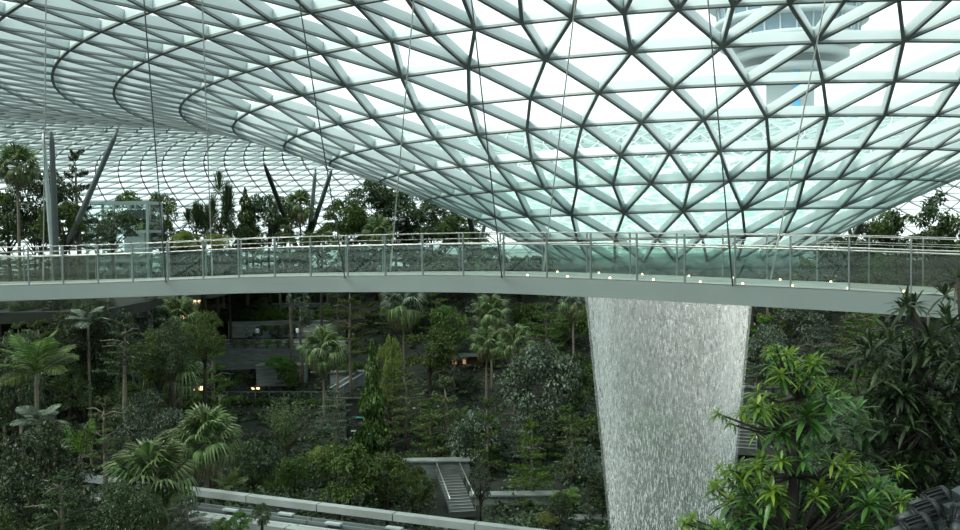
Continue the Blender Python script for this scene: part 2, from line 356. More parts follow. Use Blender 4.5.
for u,cl in ((0.,1),(BWID,-1)):
    railtube(u+cl*.07,HR,.027,'handrail',M_rail); railtube(u,TR,.014,'top_rail',M_rail)
    railtube(u,TR-.2,.008,'rail_wire',M_rail)
    for p,t,n in ST:
        mb=MB(); b=p+n*u-org; mb.bar(b+Vector((0,0,-.12)),b+Vector((0,0,TR)),.035,.085,up=n)
        mb.bar(b+Vector((0,0,HR)),b+n*(cl*.07)+Vector((0,0,HR)),.025,.025); mb.build('railing_post',[M_post],br)
    for k in range(len(ST)-1):
        a=ST[k][0]+ST[k][2]*u-org; b=ST[k+1][0]+ST[k+1][2]*u-org; mb=MB()
        # follow the curve between the posts
        i0=max(j for j in range(SPN+1) if npx[j]<=NPX[k]); i1=min(j for j in range(SPN+1) if npx[j]>=NPX[k+1])
        pts=[a]+[nearL[j]+frame(j)[1]*u-org for j in range(i0+1,i1)]+[b]
        vs=[];
        for q in pts: vs+= [q+Vector((0,0,.07)),q+Vector((0,0,HR-.06))]
        mb.add(vs,[(2*j,2*j+2,2*j+3,2*j+1) for j in range(len(pts)-1)])
        mesh_side = NPX[k]>=845 or NPX[k+1]<=105
        mb.build('glass_panel',[M_bmesh if mesh_side else M_bglass],br)
for px in (520,560,602.5,646,693,740,790,846,903):
    p,t,n=station(px+4 if px<700 else px); mb=MB(); b=p+n*.25-org+Vector((0,0,.03))
    mb.lathe([(.0,0.),(.035,0),(.04,.02),(.03,.05),(0,.06)],12,b); mb.build('deck_light',[M_lamp],br)
for px in (521,562,606,652,700,752,808):
    p,t,n=station(px); mb=MB(); b=p+n*(BWID-.25)-org+Vector((0,0,.03))
    mb.lathe([(.0,0.),(.035,0),(.04,.02),(.03,.05),(0,.06)],12,b); mb.build('deck_light',[M_lamp],br)
# hanging cables: from the roof down to the two railings
def roofz(x,y):
    dx,dy=x-AX,y-AY; r=math.hypot(dx,dy); a=math.atan2(dx,-dy)
    R_=[q[0] for q in rings]; Z_=[q[1] for q in rings]
    return float(np.interp(r,R_,Z_))+TILT*r*math.sin(a)+lift(r,a)
def roofhit(px,py):
    prev=None
    for s in np.arange(4,60,.05):
        p=at(px,py,s)
        if p.z>roofz(p.x,p.y): return p
    return at(px,py,40)
CAB=[(144,0,166,279,0,'d'),(299,0,345,274,0,'d'),(475,28,502,266,0,'d'),(708,0,733,284,0,'d'),
     (45.8,0,42,283,1,'l'),(202,0,210.5,262,1,'l'),(413.5,0,387.6,273,1,'l'),(575.5,0,544.5,259,1,'l'),(825,0,767.5,283,1,'l')]
ordn=['leftmost','second from left','third from left','rightmost']; ordl=['leftmost','second from left','third from left','fourth from left','rightmost']
for i,(x0,y0,x1,y1,far,c) in enumerate(CAB):
    p,t,n=station(x1 if not far else min(x1+34,950))
    base=(p+n*(BWID if far else 0)) if far else p
    base=Vector(base)+Vector((0,0,-.1))
    if far:   # the far railing station that lines up with the cable foot
        best=None
        for j in range(SPN+1):
            q=nearL[j]+frame(j)[1]*BWID; d=abs(pxof(q)[0]-x1)
            if best is None or d<best[0]: best=(d,q)
        base=best[1]+Vector((0,0,-.1))
    yt=-45; sx=(x0-x1)/(y0-y1); top=roofhit(x1+sx*(yt-y1),yt)
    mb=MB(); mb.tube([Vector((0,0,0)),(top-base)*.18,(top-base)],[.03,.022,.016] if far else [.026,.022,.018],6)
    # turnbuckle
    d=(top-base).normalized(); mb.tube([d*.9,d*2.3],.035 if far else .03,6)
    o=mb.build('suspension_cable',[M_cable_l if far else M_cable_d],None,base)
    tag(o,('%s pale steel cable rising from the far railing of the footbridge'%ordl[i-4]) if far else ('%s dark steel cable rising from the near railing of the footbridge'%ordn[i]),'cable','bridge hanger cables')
# ---------------------------------------------------------------- control tower outside
tp=at(790,60,230); tw=empty('control_tower',(tp.x,tp.y,-25),label='pale round airport control tower standing outside beyond the glass roof',cat='tower')
H=tp.z+25
M_tw=mat('tower_concrete',(.40,.47,.48),.7,noise=.1,nscale=.2); M_tg=mat('tower_windows',(.10,.19,.24),.25); M_blue=mat('blue_stripe',(.05,.42,.75),.5)
mb=MB(); mb.lathe([(5.6,0),(5.6,H+3)],40); mb.build('tower_shaft',[M_tw],tw)
mb=MB(); mb.box((-.3,-5.6,H/2-1),(1.5,.5,H-4)); mb.build('stripe',[M_blue],tw)
for z,r0,r1 in ((-4,10.5,11.8),(-.5,12.8,13.6)):
    mb=MB(); mb.lathe([(5.5,H+z+1.2),(r0,H+z),(r1,H+z+.3),(r1,H+z+1.8),(r0,H+z+2),(5.5,H+z+2.2)],56); mb.build('balcony_ring',[M_tw],tw)
for j,z in enumerate((3.,8.,13.)):
    r=16.2+j*1.3
    mb=MB(); mb.lathe([(5,H+z),(r,H+z),(r+.4,H+z+.3),(r+.4,H+z+1.2),(r,H+z+1.5),(5,H+z+1.5)],56); mb.build('floor_band',[M_tw],tw)
    mb=MB(); mb.lathe([(r-.6,H+z+1.5),(r-.2,H+z+5)],56); mb.build('window_band',[M_tg],tw)
    mb=MB()
    for q in range(28):
        a=2*PI*q/28; mb.bar((math.cos(a)*(r-.45),math.sin(a)*(r-.45),H+z+1.4),(math.cos(a)*(r-.05),math.sin(a)*(r-.05),H+z+5.1),.35,.35)
    mb.build('mullion',[M_tw],tw)
mb=MB(); mb.lathe([(20,H+18),(20.5,H+18.6),(20,H+19.6),(12,H+21),(0,H+21.5)],56); mb.build('tower_roof',[M_tw],tw)
# ---------------------------------------------------------------- plant prototypes
def leaves_mesh(name, c, d, s, L, W, m):
    """c centres, d unit leaf directions, s unit side vectors, L lengths, W widths (numpy)"""
    n=len(c); L=np.broadcast_to(L,(n,))[:,None]; W=np.broadcast_to(W,(n,))[:,None]
    nrm_=np.cross(d,s)
    v=np.empty((n,4,3)); v[:,0]=c-d*L*.5; v[:,1]=c+s*W*.5+d*L*.08+nrm_*W*.18; v[:,2]=c+d*L*.5-nrm_*W*.25; v[:,3]=c-s*W*.5+d*L*.08+nrm_*W*.18
    me=bpy.data.meshes.new(name); me.vertices.add(n*4); me.vertices.foreach_set('co',v.ravel())
    me.loops.add(n*4); me.loops.foreach_set('vertex_index',np.arange(n*4,dtype=np.int32))
    me.polygons.add(n); me.polygons.foreach_set('loop_start',np.arange(0,n*4,4,dtype=np.int32)); me.polygons.foreach_set('loop_total',np.full(n,4,dtype=np.int32))
    me.update(calc_edges=True); me.materials.append(m); return me
def unit(a): return a/np.maximum(np.linalg.norm(a,axis=1,keepdims=True),1e-9)
def orient(rs,n,out,flat=.6,drop=.15):
    """leaf directions: mix of outward and random, mostly flat"""
    d=out+rs.normal(0,.6,(n,3)); d[:,2]*=(1-flat); d[:,2]-=drop; d=unit(d)
    up=np.array([0,0,1.])+rs.normal(0,.35,(n,3)); s=unit(np.cross(up,d)); return d,s
ML={k:leafmat('leaf_'+k,a,b,t,r,s) for k,a,b,t,r,s in (
 ('dark',(.030,.062,.018),(.095,.14,.058),.22,.42,.45),
 ('mid',(.056,.105,.018),(.135,.20,.045),.3,.5,.35),
 ('olive',(.088,.130,.048),(.20,.255,.115),.3,.55,.3),
 ('grey',(.075,.112,.072),(.23,.29,.20),.25,.5,.4),
 ('bright',(.085,.19,.022),(.16,.30,.05),.42,.5,.3),
 ('yellow',(.17,.22,.045),(.30,.34,.10),.35,.5,.3),
 ('palm',(.066,.120,.032),(.22,.28,.11),.28,.4,.5),
 ('palmdry',(.20,.20,.11),(.33,.31,.20),.3,.6,.2),
 ('fore',(.125,.26,.022),(.28,.42,.06),.45,.38,.5),
 ('fore2',(.045,.125,.020),(.12,.24,.05),.4,.35,.55),
 ('foredark',(.026,.058,.020),(.070,.12,.046),.3,.42,.35))}
M_bark=mat('bark',(.11,.085,.058),.85,noise=.5,nscale=5,stretch=(1,1,.3))
M_barkp=mat('palm_bark',(.19,.165,.125),.85,noise=.45,nscale=4,stretch=(.4,.4,6))
M_barkd=mat('dark_bark',(.032,.026,.020),.9,noise=.4,nscale=6)
def dense_leaves(seed,n=4200,L=.085,blobs=30,shape=1.):
    rs=np.random.RandomState(seed); cs=[]
    while len(cs)<blobs:
        p=rs.uniform(-1,1,3); r=np.linalg.norm(p)
        if .35<r<.85: cs.append((p[0],p[1],.5+.5*p[2]*shape if p[2]>0 else .5+.45*p[2]))
    cs=np.array(cs); k=rs.randint(0,blobs,n); br=rs.uniform(.20,.36,blobs)[k]
    o=unit(rs.normal(0,1,(n,3))); o[:,2]=np.abs(o[:,2])*1.0-.25; rad=br*rs.uniform(.6,1.05,n)
    c=cs[k]+o*rad[:,None]*np.array([1,1,.62])
    d,s=orient(rs,n,o,.55,.25); return c,d,s,L*rs.uniform(.6,1.25,n),L*.5*rs.uniform(.7,1.2,n)
def layer_leaves(seed,n=5200,L=.062,tiers=6,top=.30):
    rs=np.random.RandomState(seed); C_=[];O=[]
    for t in range(tiers):
        zt=.05+.93*t/(tiers-1); R_=(1-(t/(tiers-1))**1.3*(1-top)); nb=rs.randint(5,8); a0=rs.rand()*6.28
        m=int(n/tiers*(R_+.35)/1.1); br=rs.randint(0,nb,m); zb=zt+rs.uniform(-.045,.045,nb)[br]; rb=R_*rs.uniform(.62,1.08,nb)[br]
        q=rs.uniform(.12,1,m)**.75; wd=.10+.34*q*(1.12-q)*1.6; a=a0+br*2*PI/nb; lat=rs.uniform(-1,1,m)*wd*rb; r=q*rb
        x=r*np.cos(a)-lat*np.sin(a); y=r*np.sin(a)+lat*np.cos(a); z=zb+.05*q-.05*np.abs(lat)/np.maximum(rb,.1)+rs.normal(0,.011,m)
        C_.append(np.stack([x,y,z],1)); O.append(np.stack([np.cos(a),np.sin(a),0*a],1))
    c=np.concatenate(C_);o=np.concatenate(O); n=len(c); d=unit(o+rs.normal(0,.7,(n,3))*np.array([1,1,.22])); up=np.array([0,0,1.])+rs.normal(0,.22,(n,3)); s=unit(np.cross(up,d))
    return c,d,s,L*rs.uniform(.6,1.2,n),L*.5*rs.uniform(.7,1.2,n)
def cone_leaves(seed,n=3600,L=.13):
    rs=np.random.RandomState(seed); z=1-np.sqrt(rs.uniform(0,1,n)); a=rs.uniform(0,6.28,n); lob=.75+.25*np.sin(z*26)+.15*np.sin(a*3+z*9)
    r=(1-z)**.75*lob*rs.uniform(.55,1.05,n); r=np.minimum(r,1)*np.where(z<.12,.6+z*3,1)
    c=np.stack([r*np.cos(a),r*np.sin(a),z-.04*r],1); o=np.stack([np.cos(a),np.sin(a),-.1+0*a],1); d,s=orient(rs,n,o,.85,.05)
    return c,d,s,L*rs.uniform(.6,1.2,n),L*.5*rs.uniform(.7,1.2,n)
def vase_leaves(seed,n=3400,L=.055):
    rs=np.random.RandomState(seed); nb=26; aa=rs.uniform(0,6.28,nb); ss=rs.uniform(.15,1.,nb); k=rs.randint(0,nb,n); t=rs.uniform(.3,1,n)
    r=ss[k]*t**1.3; z=t*(1-.28*ss[k]**2); c=np.stack([r*np.cos(aa[k]),r*np.sin(aa[k]),z],1)+rs.normal(0,.055,(n,3))*np.array([1,1,.6])
    o=np.stack([np.cos(aa[k]),np.sin(aa[k]),.5+0*r],1); d,s=orient(rs,n,o,.4,0.); return c,d,s,L*rs.uniform(.6,1.2,n),L*.5*rs.uniform(.7,1.2,n)
def sprig_leaves(seed,n=1700,L=.11):        # open crown: clusters at branch tips
    rs=np.random.RandomState(seed); nb=17; k=rs.randint(0,nb,n); P_=unit(rs.normal(0,1,(nb,3)))*rs.uniform(.55,.92,(nb,1)); P_[:,2]=.5+.48*P_[:,2]
    o=unit(rs.normal(0,1,(n,3))); c=P_[k]+o*rs.uniform(.05,.22,n)[:,None]*np.array([1,1,.6]); d,s=orient(rs,n,o,.6,.2); return c,d,s,L*rs.uniform(.6,1.2,n),L*.5*rs.uniform(.7,1.2,n)
def spiky_leaves(seed,heads=8,per=60,L=.46):
    rs=np.random.RandomState(seed); c=[];d=[]
    for h_ in range(heads):
        p=unit(rs.normal(0,1,(1,3)))[0]*rs.uniform(.3,.72); p[2]=.52+.42*p[2]
        for k in range(per):
            a=k*2.39996; e=math.radians(85-115*(k/per)); v=np.array([math.cos(a)*math.cos(e),math.sin(a)*math.cos(e),math.sin(e)]); ll=L*(.75+.3*rs.rand())
            c.append(p+v*ll*.5); d.append(v)
    c=np.array(c);d=np.array(d);n=len(c); s=unit(np.cross(d,np.array([0.,0,1])+rs.normal(0,.15,(n,3)))); return c,d,s,L*rs.uniform(.8,1.1,n),.045
def fine_leaves(seed): return dense_leaves(seed,9500,.052,42)
GEN={'fine':fine_leaves,'dense':dense_leaves,'layer':layer_leaves,'cone':cone_leaves,'vase':vase_leaves,'sprig':sprig_leaves,'spiky':spiky_leaves}
PROTO={}
def foliage(kind,var,mk):
    key=(kind,var,mk)
    if key not in PROTO:
        a=GEN[kind](100*var+sum(map(ord,kind))); PROTO[key]=leaves_mesh('foliage_%s'%kind,*a,ML[mk])
    return PROTO[key]
# palm fronds, one unit long, growing along +X
def fan_frond(name,m,seed,droop):
    rs=np.random.RandomState(seed); mb=MB(); pet=.52
    mb.bar((0,0,0),(pet*.5,0,.015),.03,.02); mb.bar((pet*.5,0,.015),(pet,0,0),.024,.018)
    ns=17
    for k in range(ns):
        a=math.radians(-118+236*k/(ns-1)); ln=(.50-.12*abs(a)/2.06)*rs.uniform(.92,1.05); da=math.radians(236/(ns-1))/2*.95
        dx,dy=math.cos(a),math.sin(a); sx,sy=-dy,dx; rows=[]
        for t in (0.03,.32,.62,.82,1.):
            r=ln*t; w_=r*math.tan(da) if t<.65 else ln*.62*math.tan(da)*(1-t)/.38*.9+.004
            z=.06*math.sin(t*2.2)-droop*max(0,t-.5)**1.6*1.5-.10*abs(math.sin(a))*t
            x_,y_=pet+dx*r*(1-.25*droop*t*t),dy*r*(1-.25*droop*t*t)
            rows.append([(x_+sx*w_,y_+sy*w_,z-.010),(x_,y_,z+.012*t),(x_-sx*w_,y_-sy*w_,z-.010)])
        vs=[p for r_ in rows for p in r_]; fs=[]
        for i in range(4): fs+= [(i*3,i*3+1,i*3+4,i*3+3),(i*3+1,i*3+2,i*3+5,i*3+4)]
        mb.add(vs,fs)
    return mb.mesh(name,[m])
def feather_frond(name,m,seed,arch=.9,wid=.075,pairs=17,ln0=.34):
    rs=np.random.RandomState(seed); mb=MB(); P_=[]
    for i in range(13):
        t=i/12; P_.append(Vector((t-.14*arch*t*t,0,.22*t-arch*.46*t*t)))
    mb.tube(P_,[.018*(1-.8*i/12)+.003 for i in range(13)],5)
    for k in range(pairs):
        t=.16+.84*k/(pairs-1); j=min(int(t*12),11); f=t*12-j; p=P_[j].lerp(P_[j+1],f); tg=(P_[j+1]-P_[j]).normalized()
        ln=ln0*(math.sin(PI*(.18+.74*t)))*rs.uniform(.9,1.1)
        for s in (-1,1):
            d=(Vector((0,s,0))*.86+tg*.55+Vector((0,0,.12))).normalized(); q=p+d*ln*.55; e=p+d*ln+Vector((0,0,-.28*ln)); w_=tg*wid*.5
            mb.add([p-w_*.3,p+w_*.3,q+w_,e+w_*.7,e-w_*.25,q-w_],[(0,1,2,5),(5,2,3,4)])
    return mb.mesh(name,[m])
FAN=[fan_frond('fan_frond',ML['palm'],1,.35),fan_frond('fan_frond',ML['palm'],2,.7),fan_frond('fan_frond',ML['palmdry'],3,1.3)]
FANG=[fan_frond('fan_frond',ML['grey'],1,.5),fan_frond('fan_frond',ML['palm'],2,.9),fan_frond('fan_frond',ML['palmdry'],3,1.5)]
FEA=[feather_frond('feather_frond',ML['mid'],4,.75,.030,22,.36),feather_frond('feather_frond',ML['bright'],5,.55,.034,20,.36),feather_frond('feather_frond',ML['grey'],6,1.1,.05,22,.36)]
# ---------------------------------------------------------------- ground
def S(t): t=min(max(t,0.),1.); return t*t*(3-2*t)
GY=[-80,30,60,70,80,90,100,106,112,116,120,125,300]; GZ=[-21.5,-21.5,-21.5,-21.2,-20.3,-19.,-17.8,-16.3,-12.6,-9.6,-6.8,-5.,-5.]
def gz(x,y):
    z=float(np.interp(y,GY,GZ))
    z+=4.6*S((-x-6)/9)*S((78-y)/22)
    z+=3.0*S((x-14)/10)*S((96-y)/14)*S((y-55)/15)
    return z
mb=MB(); GX0,GX1,GY0,GY1,ST_=-110,130,-60,150,3.0
nx=int((GX1-GX0)/ST_)+1; ny=int((GY1-GY0)/ST_)+1; vs=[]
rs=np.random.RandomState(9)
for j in range(ny):
    for i in range(nx):
        x=GX0+i*ST_; y=GY0+j*ST_; vs.append((x,y,gz(x,y)+rs.uniform(-.15,.15)))
mb.add(vs,[(j*nx+i,j*nx+i+1,(j+1)*nx+i+1,(j+1)*nx+i) for j in range(ny-1) for i in range(nx-1)],0,True)
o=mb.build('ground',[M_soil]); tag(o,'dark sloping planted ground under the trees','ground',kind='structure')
mb=MB(); mb.lathe([(116,-7.),(130,-7.),(1500,-25)],64,(AX,AY,0)); 
o=mb.build('outer_ground',[mat('pale_paving',(.30,.32,.31),.8,noise=.2,nscale=.05)]); tag(o,'pale paved ground outside the glass roof','ground',kind='structure')
def uz(x,y):
    if (y>=91 and x<-26) or (y>=66 and x<-27): return -5.1
    return gz(x,y)
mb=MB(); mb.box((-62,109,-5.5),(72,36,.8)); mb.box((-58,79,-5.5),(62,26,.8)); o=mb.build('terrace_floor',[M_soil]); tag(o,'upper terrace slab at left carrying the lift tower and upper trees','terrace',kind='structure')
# low undergrowth carpet, uncountable
rs=np.random.RandomState(21); cl=[];
while len(cl)<4200:
    y=rs.uniform(48,126); px=rs.uniform(-60,1000); x=(px-480)/FPX*y
    if 66<y<82 and 430<px<492: continue
    if 72<y<84 and 728<px<765: continue
    cl.append((x,y,gz(x,y),rs.uniform(.5,1.5)))
cl=np.array(cl); n=90000; k=rs.randint(0,len(cl),n); o_=unit(rs.normal(0,1,(n,3))); o_[:,2]=np.abs(o_[:,2])
c=cl[k][:,:3]+o_*cl[k][:,3:4]*rs.uniform(.4,1,(n,1))*np.array([1.1,1.1,.8]); d,s=orient(rs,n,o_,.4,.2)
o=link('undergrowth',leaves_mesh('undergrowth',c,d,s,rs.uniform(.25,.6,n),rs.uniform(.12,.26,n),ML['dark'])); tag(o,'dark low undergrowth covering the garden slope','undergrowth',kind='stuff')
# ---------------------------------------------------------------- planting
def tree(px,yt,yb,hw,Y,kind='dense',mk='dark',label=None,cat='tree',group=None,name='broadleaf_tree',var=None,tr=None,tw=.012,base=None,bark=None,dx=0):
    top=at(px,yt,Y); bot=at(px,yb,Y); ch=top.z-bot.z; r=hw*Y/FPX; bx=top.x+dx*Y/FPX
    g=gz(bx,Y) if base is None else base; g-=.15
    t=empty(name,(bx,Y,g),label=label,cat=cat,group=group)
    var=RNG.randint(0,2) if var is None else var
    link('foliage',foliage(kind,var,mk),t,(top.x-bx,0,bot.z-g),(0,0,RNG.uniform(0,6.28)),(r,r,ch))
    tr=tr or min(max(.05,.02*(top.z-g)),.17); mb=MB(); z0_=bot.z-g; fr=.92 if kind in('layer','cone') else .55
    dxm=top.x-bx; zt=z0_+ch*fr; pts=[Vector((0,0,0))]
    for q in (.3,.6,.85,1.): pts.append(Vector((dxm*q+RNG.uniform(-.06,.06)*r,RNG.uniform(-.06,.06)*r,zt*q)))
    mb.tube(pts,[tr*1.25,tr,tr*.85,tr*.6,tr*.25],7)
    nb=5 if kind!='cone' else 0
    if kind=='layer': nb=11; tr*=.75
    for b in range(nb):
        a=RNG.uniform(0,6.28); f=RNG.uniform(.1,.85) if kind=='layer' else RNG.uniform(.05,.35); zz=z0_+ch*f; st=Vector((dxm,0,min(zz,zt)-.12*ch if kind!='layer' else zz))
        en=Vector((dxm+math.cos(a)*r*.7,math.sin(a)*r*.7,zz+(.05 if kind=='layer' else .3)*ch)); mb.tube([st,(st+en)/2+Vector((0,0,.04*ch)),en],[tr*.45,tr*.3,tr*.12],5)
    mb.build('trunk',[bark or (M_barkd if kind in('dense','fine') else (M_barkp if kind=='layer' else M_bark))],t); return t
def palm(px,py,hw,Y,fr=FAN,nf=24,label=None,group=None,name='fan_palm',cat='palm',dry=5,base=None,lean=0,elo=-52,ehi=82,tr=.125):
    c=at(px,py,Y); r=hw*Y/FPX; bx=c.x+lean; g=(gz(bx,Y) if base is None else base)-.15
    t=empty(name,(bx,Y,g),label=label,cat=cat,group=group)
    top=Vector((c.x-bx,0,c.z-g)); n=12; mb=MB(); pts=[];rad=[]
    for i in range(n+1):
        q=i/n; pts.append(Vector((top.x*q**1.5,0,top.z*q))); rad.append(tr*(1.25-.5*q)*(1 if i%2 else .93))
    mb.tube(pts,rad,8); mb.build('trunk',[M_barkp],t)
    nf=int(nf*1.4)
    for k in range(nf):
        q=(k+.5)/nf; e=math.radians(ehi-(ehi-elo)*q**.9+RNG.uniform(-6,6)); a=k*2.39996+RNG.uniform(-.2,.2)
        v=0 if q<.5 else (1 if k<nf-dry else 2)
        L_=r*1.03*RNG.uniform(.88,1.06)*(1 if v<2 else .9)
        link('frond',fr[min(v,len(fr)-1)],t,top+Vector((0,0,-.08*r*q)),(RNG.uniform(-.25,.25),-e,a),L_)
    return t
def feather(px,py,hw,Y,fr,nf=11,label=None,group=None,elo=5,ehi=80,name='feather_palm',tr=.1,base=None):
    c=at(px,py,Y); r=hw*Y/FPX; g=(gz(c.x,Y) if base is None else base)-.15
    t=empty(name,(c.x,Y,g),label=label,cat='palm',group=group); H=c.z-g; mb=MB()
    mb.tube([Vector((0,0,H*q)) for q in (0,.25,.5,.75,.93,1)],[tr*1.1,tr,tr*.95,tr*.9,tr*1.0,tr*.5],8); mb.build('trunk',[M_barkp],t)
    for k in range(nf):
        q=(k+.5)/nf; e=math.radians(ehi-(ehi-elo)*q); link('frond',fr,t,(0,0,H-.05*r*q),(RNG.uniform(-.3,.3),-e+.2,k*2.39996+.6),r*RNG.uniform(.95,1.1))
    return t
# palms
palm(170,374,38,62,FAN,26,'fan palm with browned lower fronds on the left slope below the footbridge')
palm(206,440,40,54,FAN,26,'yellow-green fan palm just behind the train guideway at left')
palm(152,482,54,44,FAN,30,'large dark fan palm standing in front of the train guideway',dry=3)
palm(179,318,27,80,FAN,22,'fan palm close under the footbridge at left, above the browned one',dry=6)
palm(323,350,27,92,FAN,22,'tall lone fan palm with a thin bare trunk in front of the dark stone walls')
palm(403,305,26,103,FANG,22,'pale fan palm right under the footbridge near the picture centre')
palm(491,313,22,102,FAN,20,'highest of the three slender fan palms left of the waterfall')
palm(486,343,20,97,FAN,18,'left lower one of the three slender fan palms left of the waterfall')
palm(514,343,23,95,FAN,20,'right lower one of the three slender fan palms left of the waterfall')
palm(573,304,18,104,FANG,18,'fan palm partly hidden behind the left edge of the waterfall')
palm(337,354,14,97,FANG,16,'small pale fan palm beside the tall lone fan palm')
palm(17,166,26,76,FAN,24,'tall fan palm on the upper terrace at the far left edge',base=-5)
palm(300,206,20,116,FAN,20,'fan palm on the upper terrace beside the leaning column pair',base=-5)
palm(377,232,20,113,FAN,18,'fan palm behind the railing below the big dark trees',base=-6)
palm(491,262,20,112,FANG,16,'fan palm seen through the bridge glass left of the funnel',base=-6.5)
feather(36,372,46,46,FEA[0],13,'feather palm with broad upright fronds near the left edge',elo=12,ehi=86)
feather(80,452,34,48,FEA[1],8,'young feather palm with bright upright fronds among dark trees at left',elo=25,ehi=86)
feather(40,425,30,44,FEA[2],9,'pale arching palm beneath the broad feather palm')
feather(88,322,24,60,FEA[2],10,'pale drooping palm high on the left slope under the footbridge')
feather(229,485,20,58,FEA[0],10,'small fern-like palm beside the train guideway')
feather(566,497,17,70,FEA[1],11,'tree fern with flat fronds near the foot of the waterfall',elo=-5,ehi=45,name='tree_fern')
# named trees of the slope
TL=[
(100,300,400,36,62,'fine','dark','dark glossy tree left of the browned fan palm'),
(145,392,475,42,57,'fine','grey','grey-green glossy tree below the browned fan palm'),
(14,330,445,42,54,'fine','dark','dark dense tree at the left edge beside the feather palm'),
(36,420,540,66,42,'fine','dark','broad dark tree filling the lower left corner'),
(103,402,470,32,52,'layer','olive','layered olive tree beside the bright young feather palm'),
(82,352,425,32,61,'fine','olive','olive leafy tree between feather palm and browned fan palm'),
(150,296,362,36,78,'layer','grey','pale layered tree close under the footbridge at left'),
(212,326,402,27,74,'layer','mid','green layered tree at the left end of the stone walls'),
(60,478,545,50,38,'layer','dark','layered dark tree at the bottom left below the guideway'),
(118,478,545,44,39,'fine','dark','round dark tree below the guideway at lower left'),
(186,498,545,34,41,'layer','grey','layered grey-green tree in front of the guideway beneath the big fan palm'),
(285,398,458,36,76,'vase','olive','vase-shaped airy olive tree in front of the stone walls'),
(252,440,492,30,70,'dense','dark','dark tree behind the guideway left of the airy olive tree'),
(338,442,512,44,64,'dense','mid','spreading bushy tree just above the guideway'),
(372,338,472,24,84,'cone','mid','tall narrow cone-shaped tree right of the handrailed ramp'),
(389,332,430,14,88,'dense','yellow','slim tree with a yellow-green crown beside the cone-shaped tree'),
(350,288,356,26,100,'layer','mid','layered tree close under the footbridge left of the pale fan palm'),
(404,372,432,38,85,'layer','olive','wide layered olive tree over the staircase'),
(446,382,470,30,82,'layer','olive','tall layered olive tree with a bare trunk beside the staircase'),
(430,326,380,28,97,'dense','mid','round tree beneath the pale fan palm'),
(538,344,425,44,90,'dense','grey','big grey-green tree right of the three slender palms'),
(532,426,502,32,73,'layer','bright','bright green layered tree left of the waterfall foot'),
(487,402,484,27,79,'layer','mid','dull green layered tree next to the bright layered one'),
(572,418,494,24,77,'layer','olive','layered tree against the left edge of the waterfall'),
(335,392,428,26,82,'layer','grey','airy layered tree beside the trunk of the tall lone fan palm'),
(480,462,506,13,69,'dense','grey','small round tree beside the staircase'),
(300,286,328,16,103,'sprig','grey','slim open tree beside the person in the white top'),
(410,284,330,22,112,'dense','dark','dark tree under the footbridge beside the pale fan palm'),
(450,300,360,24,108,'dense','mid','green tree behind the three slender fan palms'),
(545,296,350,26,106,'layer','mid','layered tree high under the footbridge left of the waterfall'),
(570,350,430,24,96,'dense','dark','dark tree behind the left edge of the waterfall'),
(425,405,470,28,88,'layer','mid','shaded layered tree behind the staircase'),
(395,455,505,22,72,'dense','dark','dark bush-like tree left of the staircase'),
(250,292,326,26,114,'dense','dark','dark tree above the walkway with people'),
(772,322,384,24,92,'dense','grey','grey-leaved tree right of the waterfall'),
(812,330,372,30,88,'layer','grey','pale layered tree behind the bright foreground tree'),
(856,308,362,40,96,'layer','olive','wide layered tree under the right end of the footbridge'),
(905,322,390,36,90,'dense','dark','dark tree behind the foreground shrub at right'),
(832,372,430,34,84,'dense','mid','green tree in the shade right of the bright foreground tree'),
(878,384,452,38,78,'layer','mid','shaded layered tree behind the dark foreground shrub'),
(778,296,336,22,108,'sprig','yellow','small yellow-green tree in front of the pale building right of the waterfall'),
(832,432,500,36,74,'dense','dark','dark tree low on the right slope'),
(930,372,470,44,74,'dense','dark','dark tree at the right edge behind the foreground shrub'),
(760,470,530,26,66,'dense','mid','low tree below the stair landing right of the waterfall'),
]
for px,yt,yb,hw,Y,k,m,lb in TL: tree(px,yt,yb,hw,Y,k,m,lb)
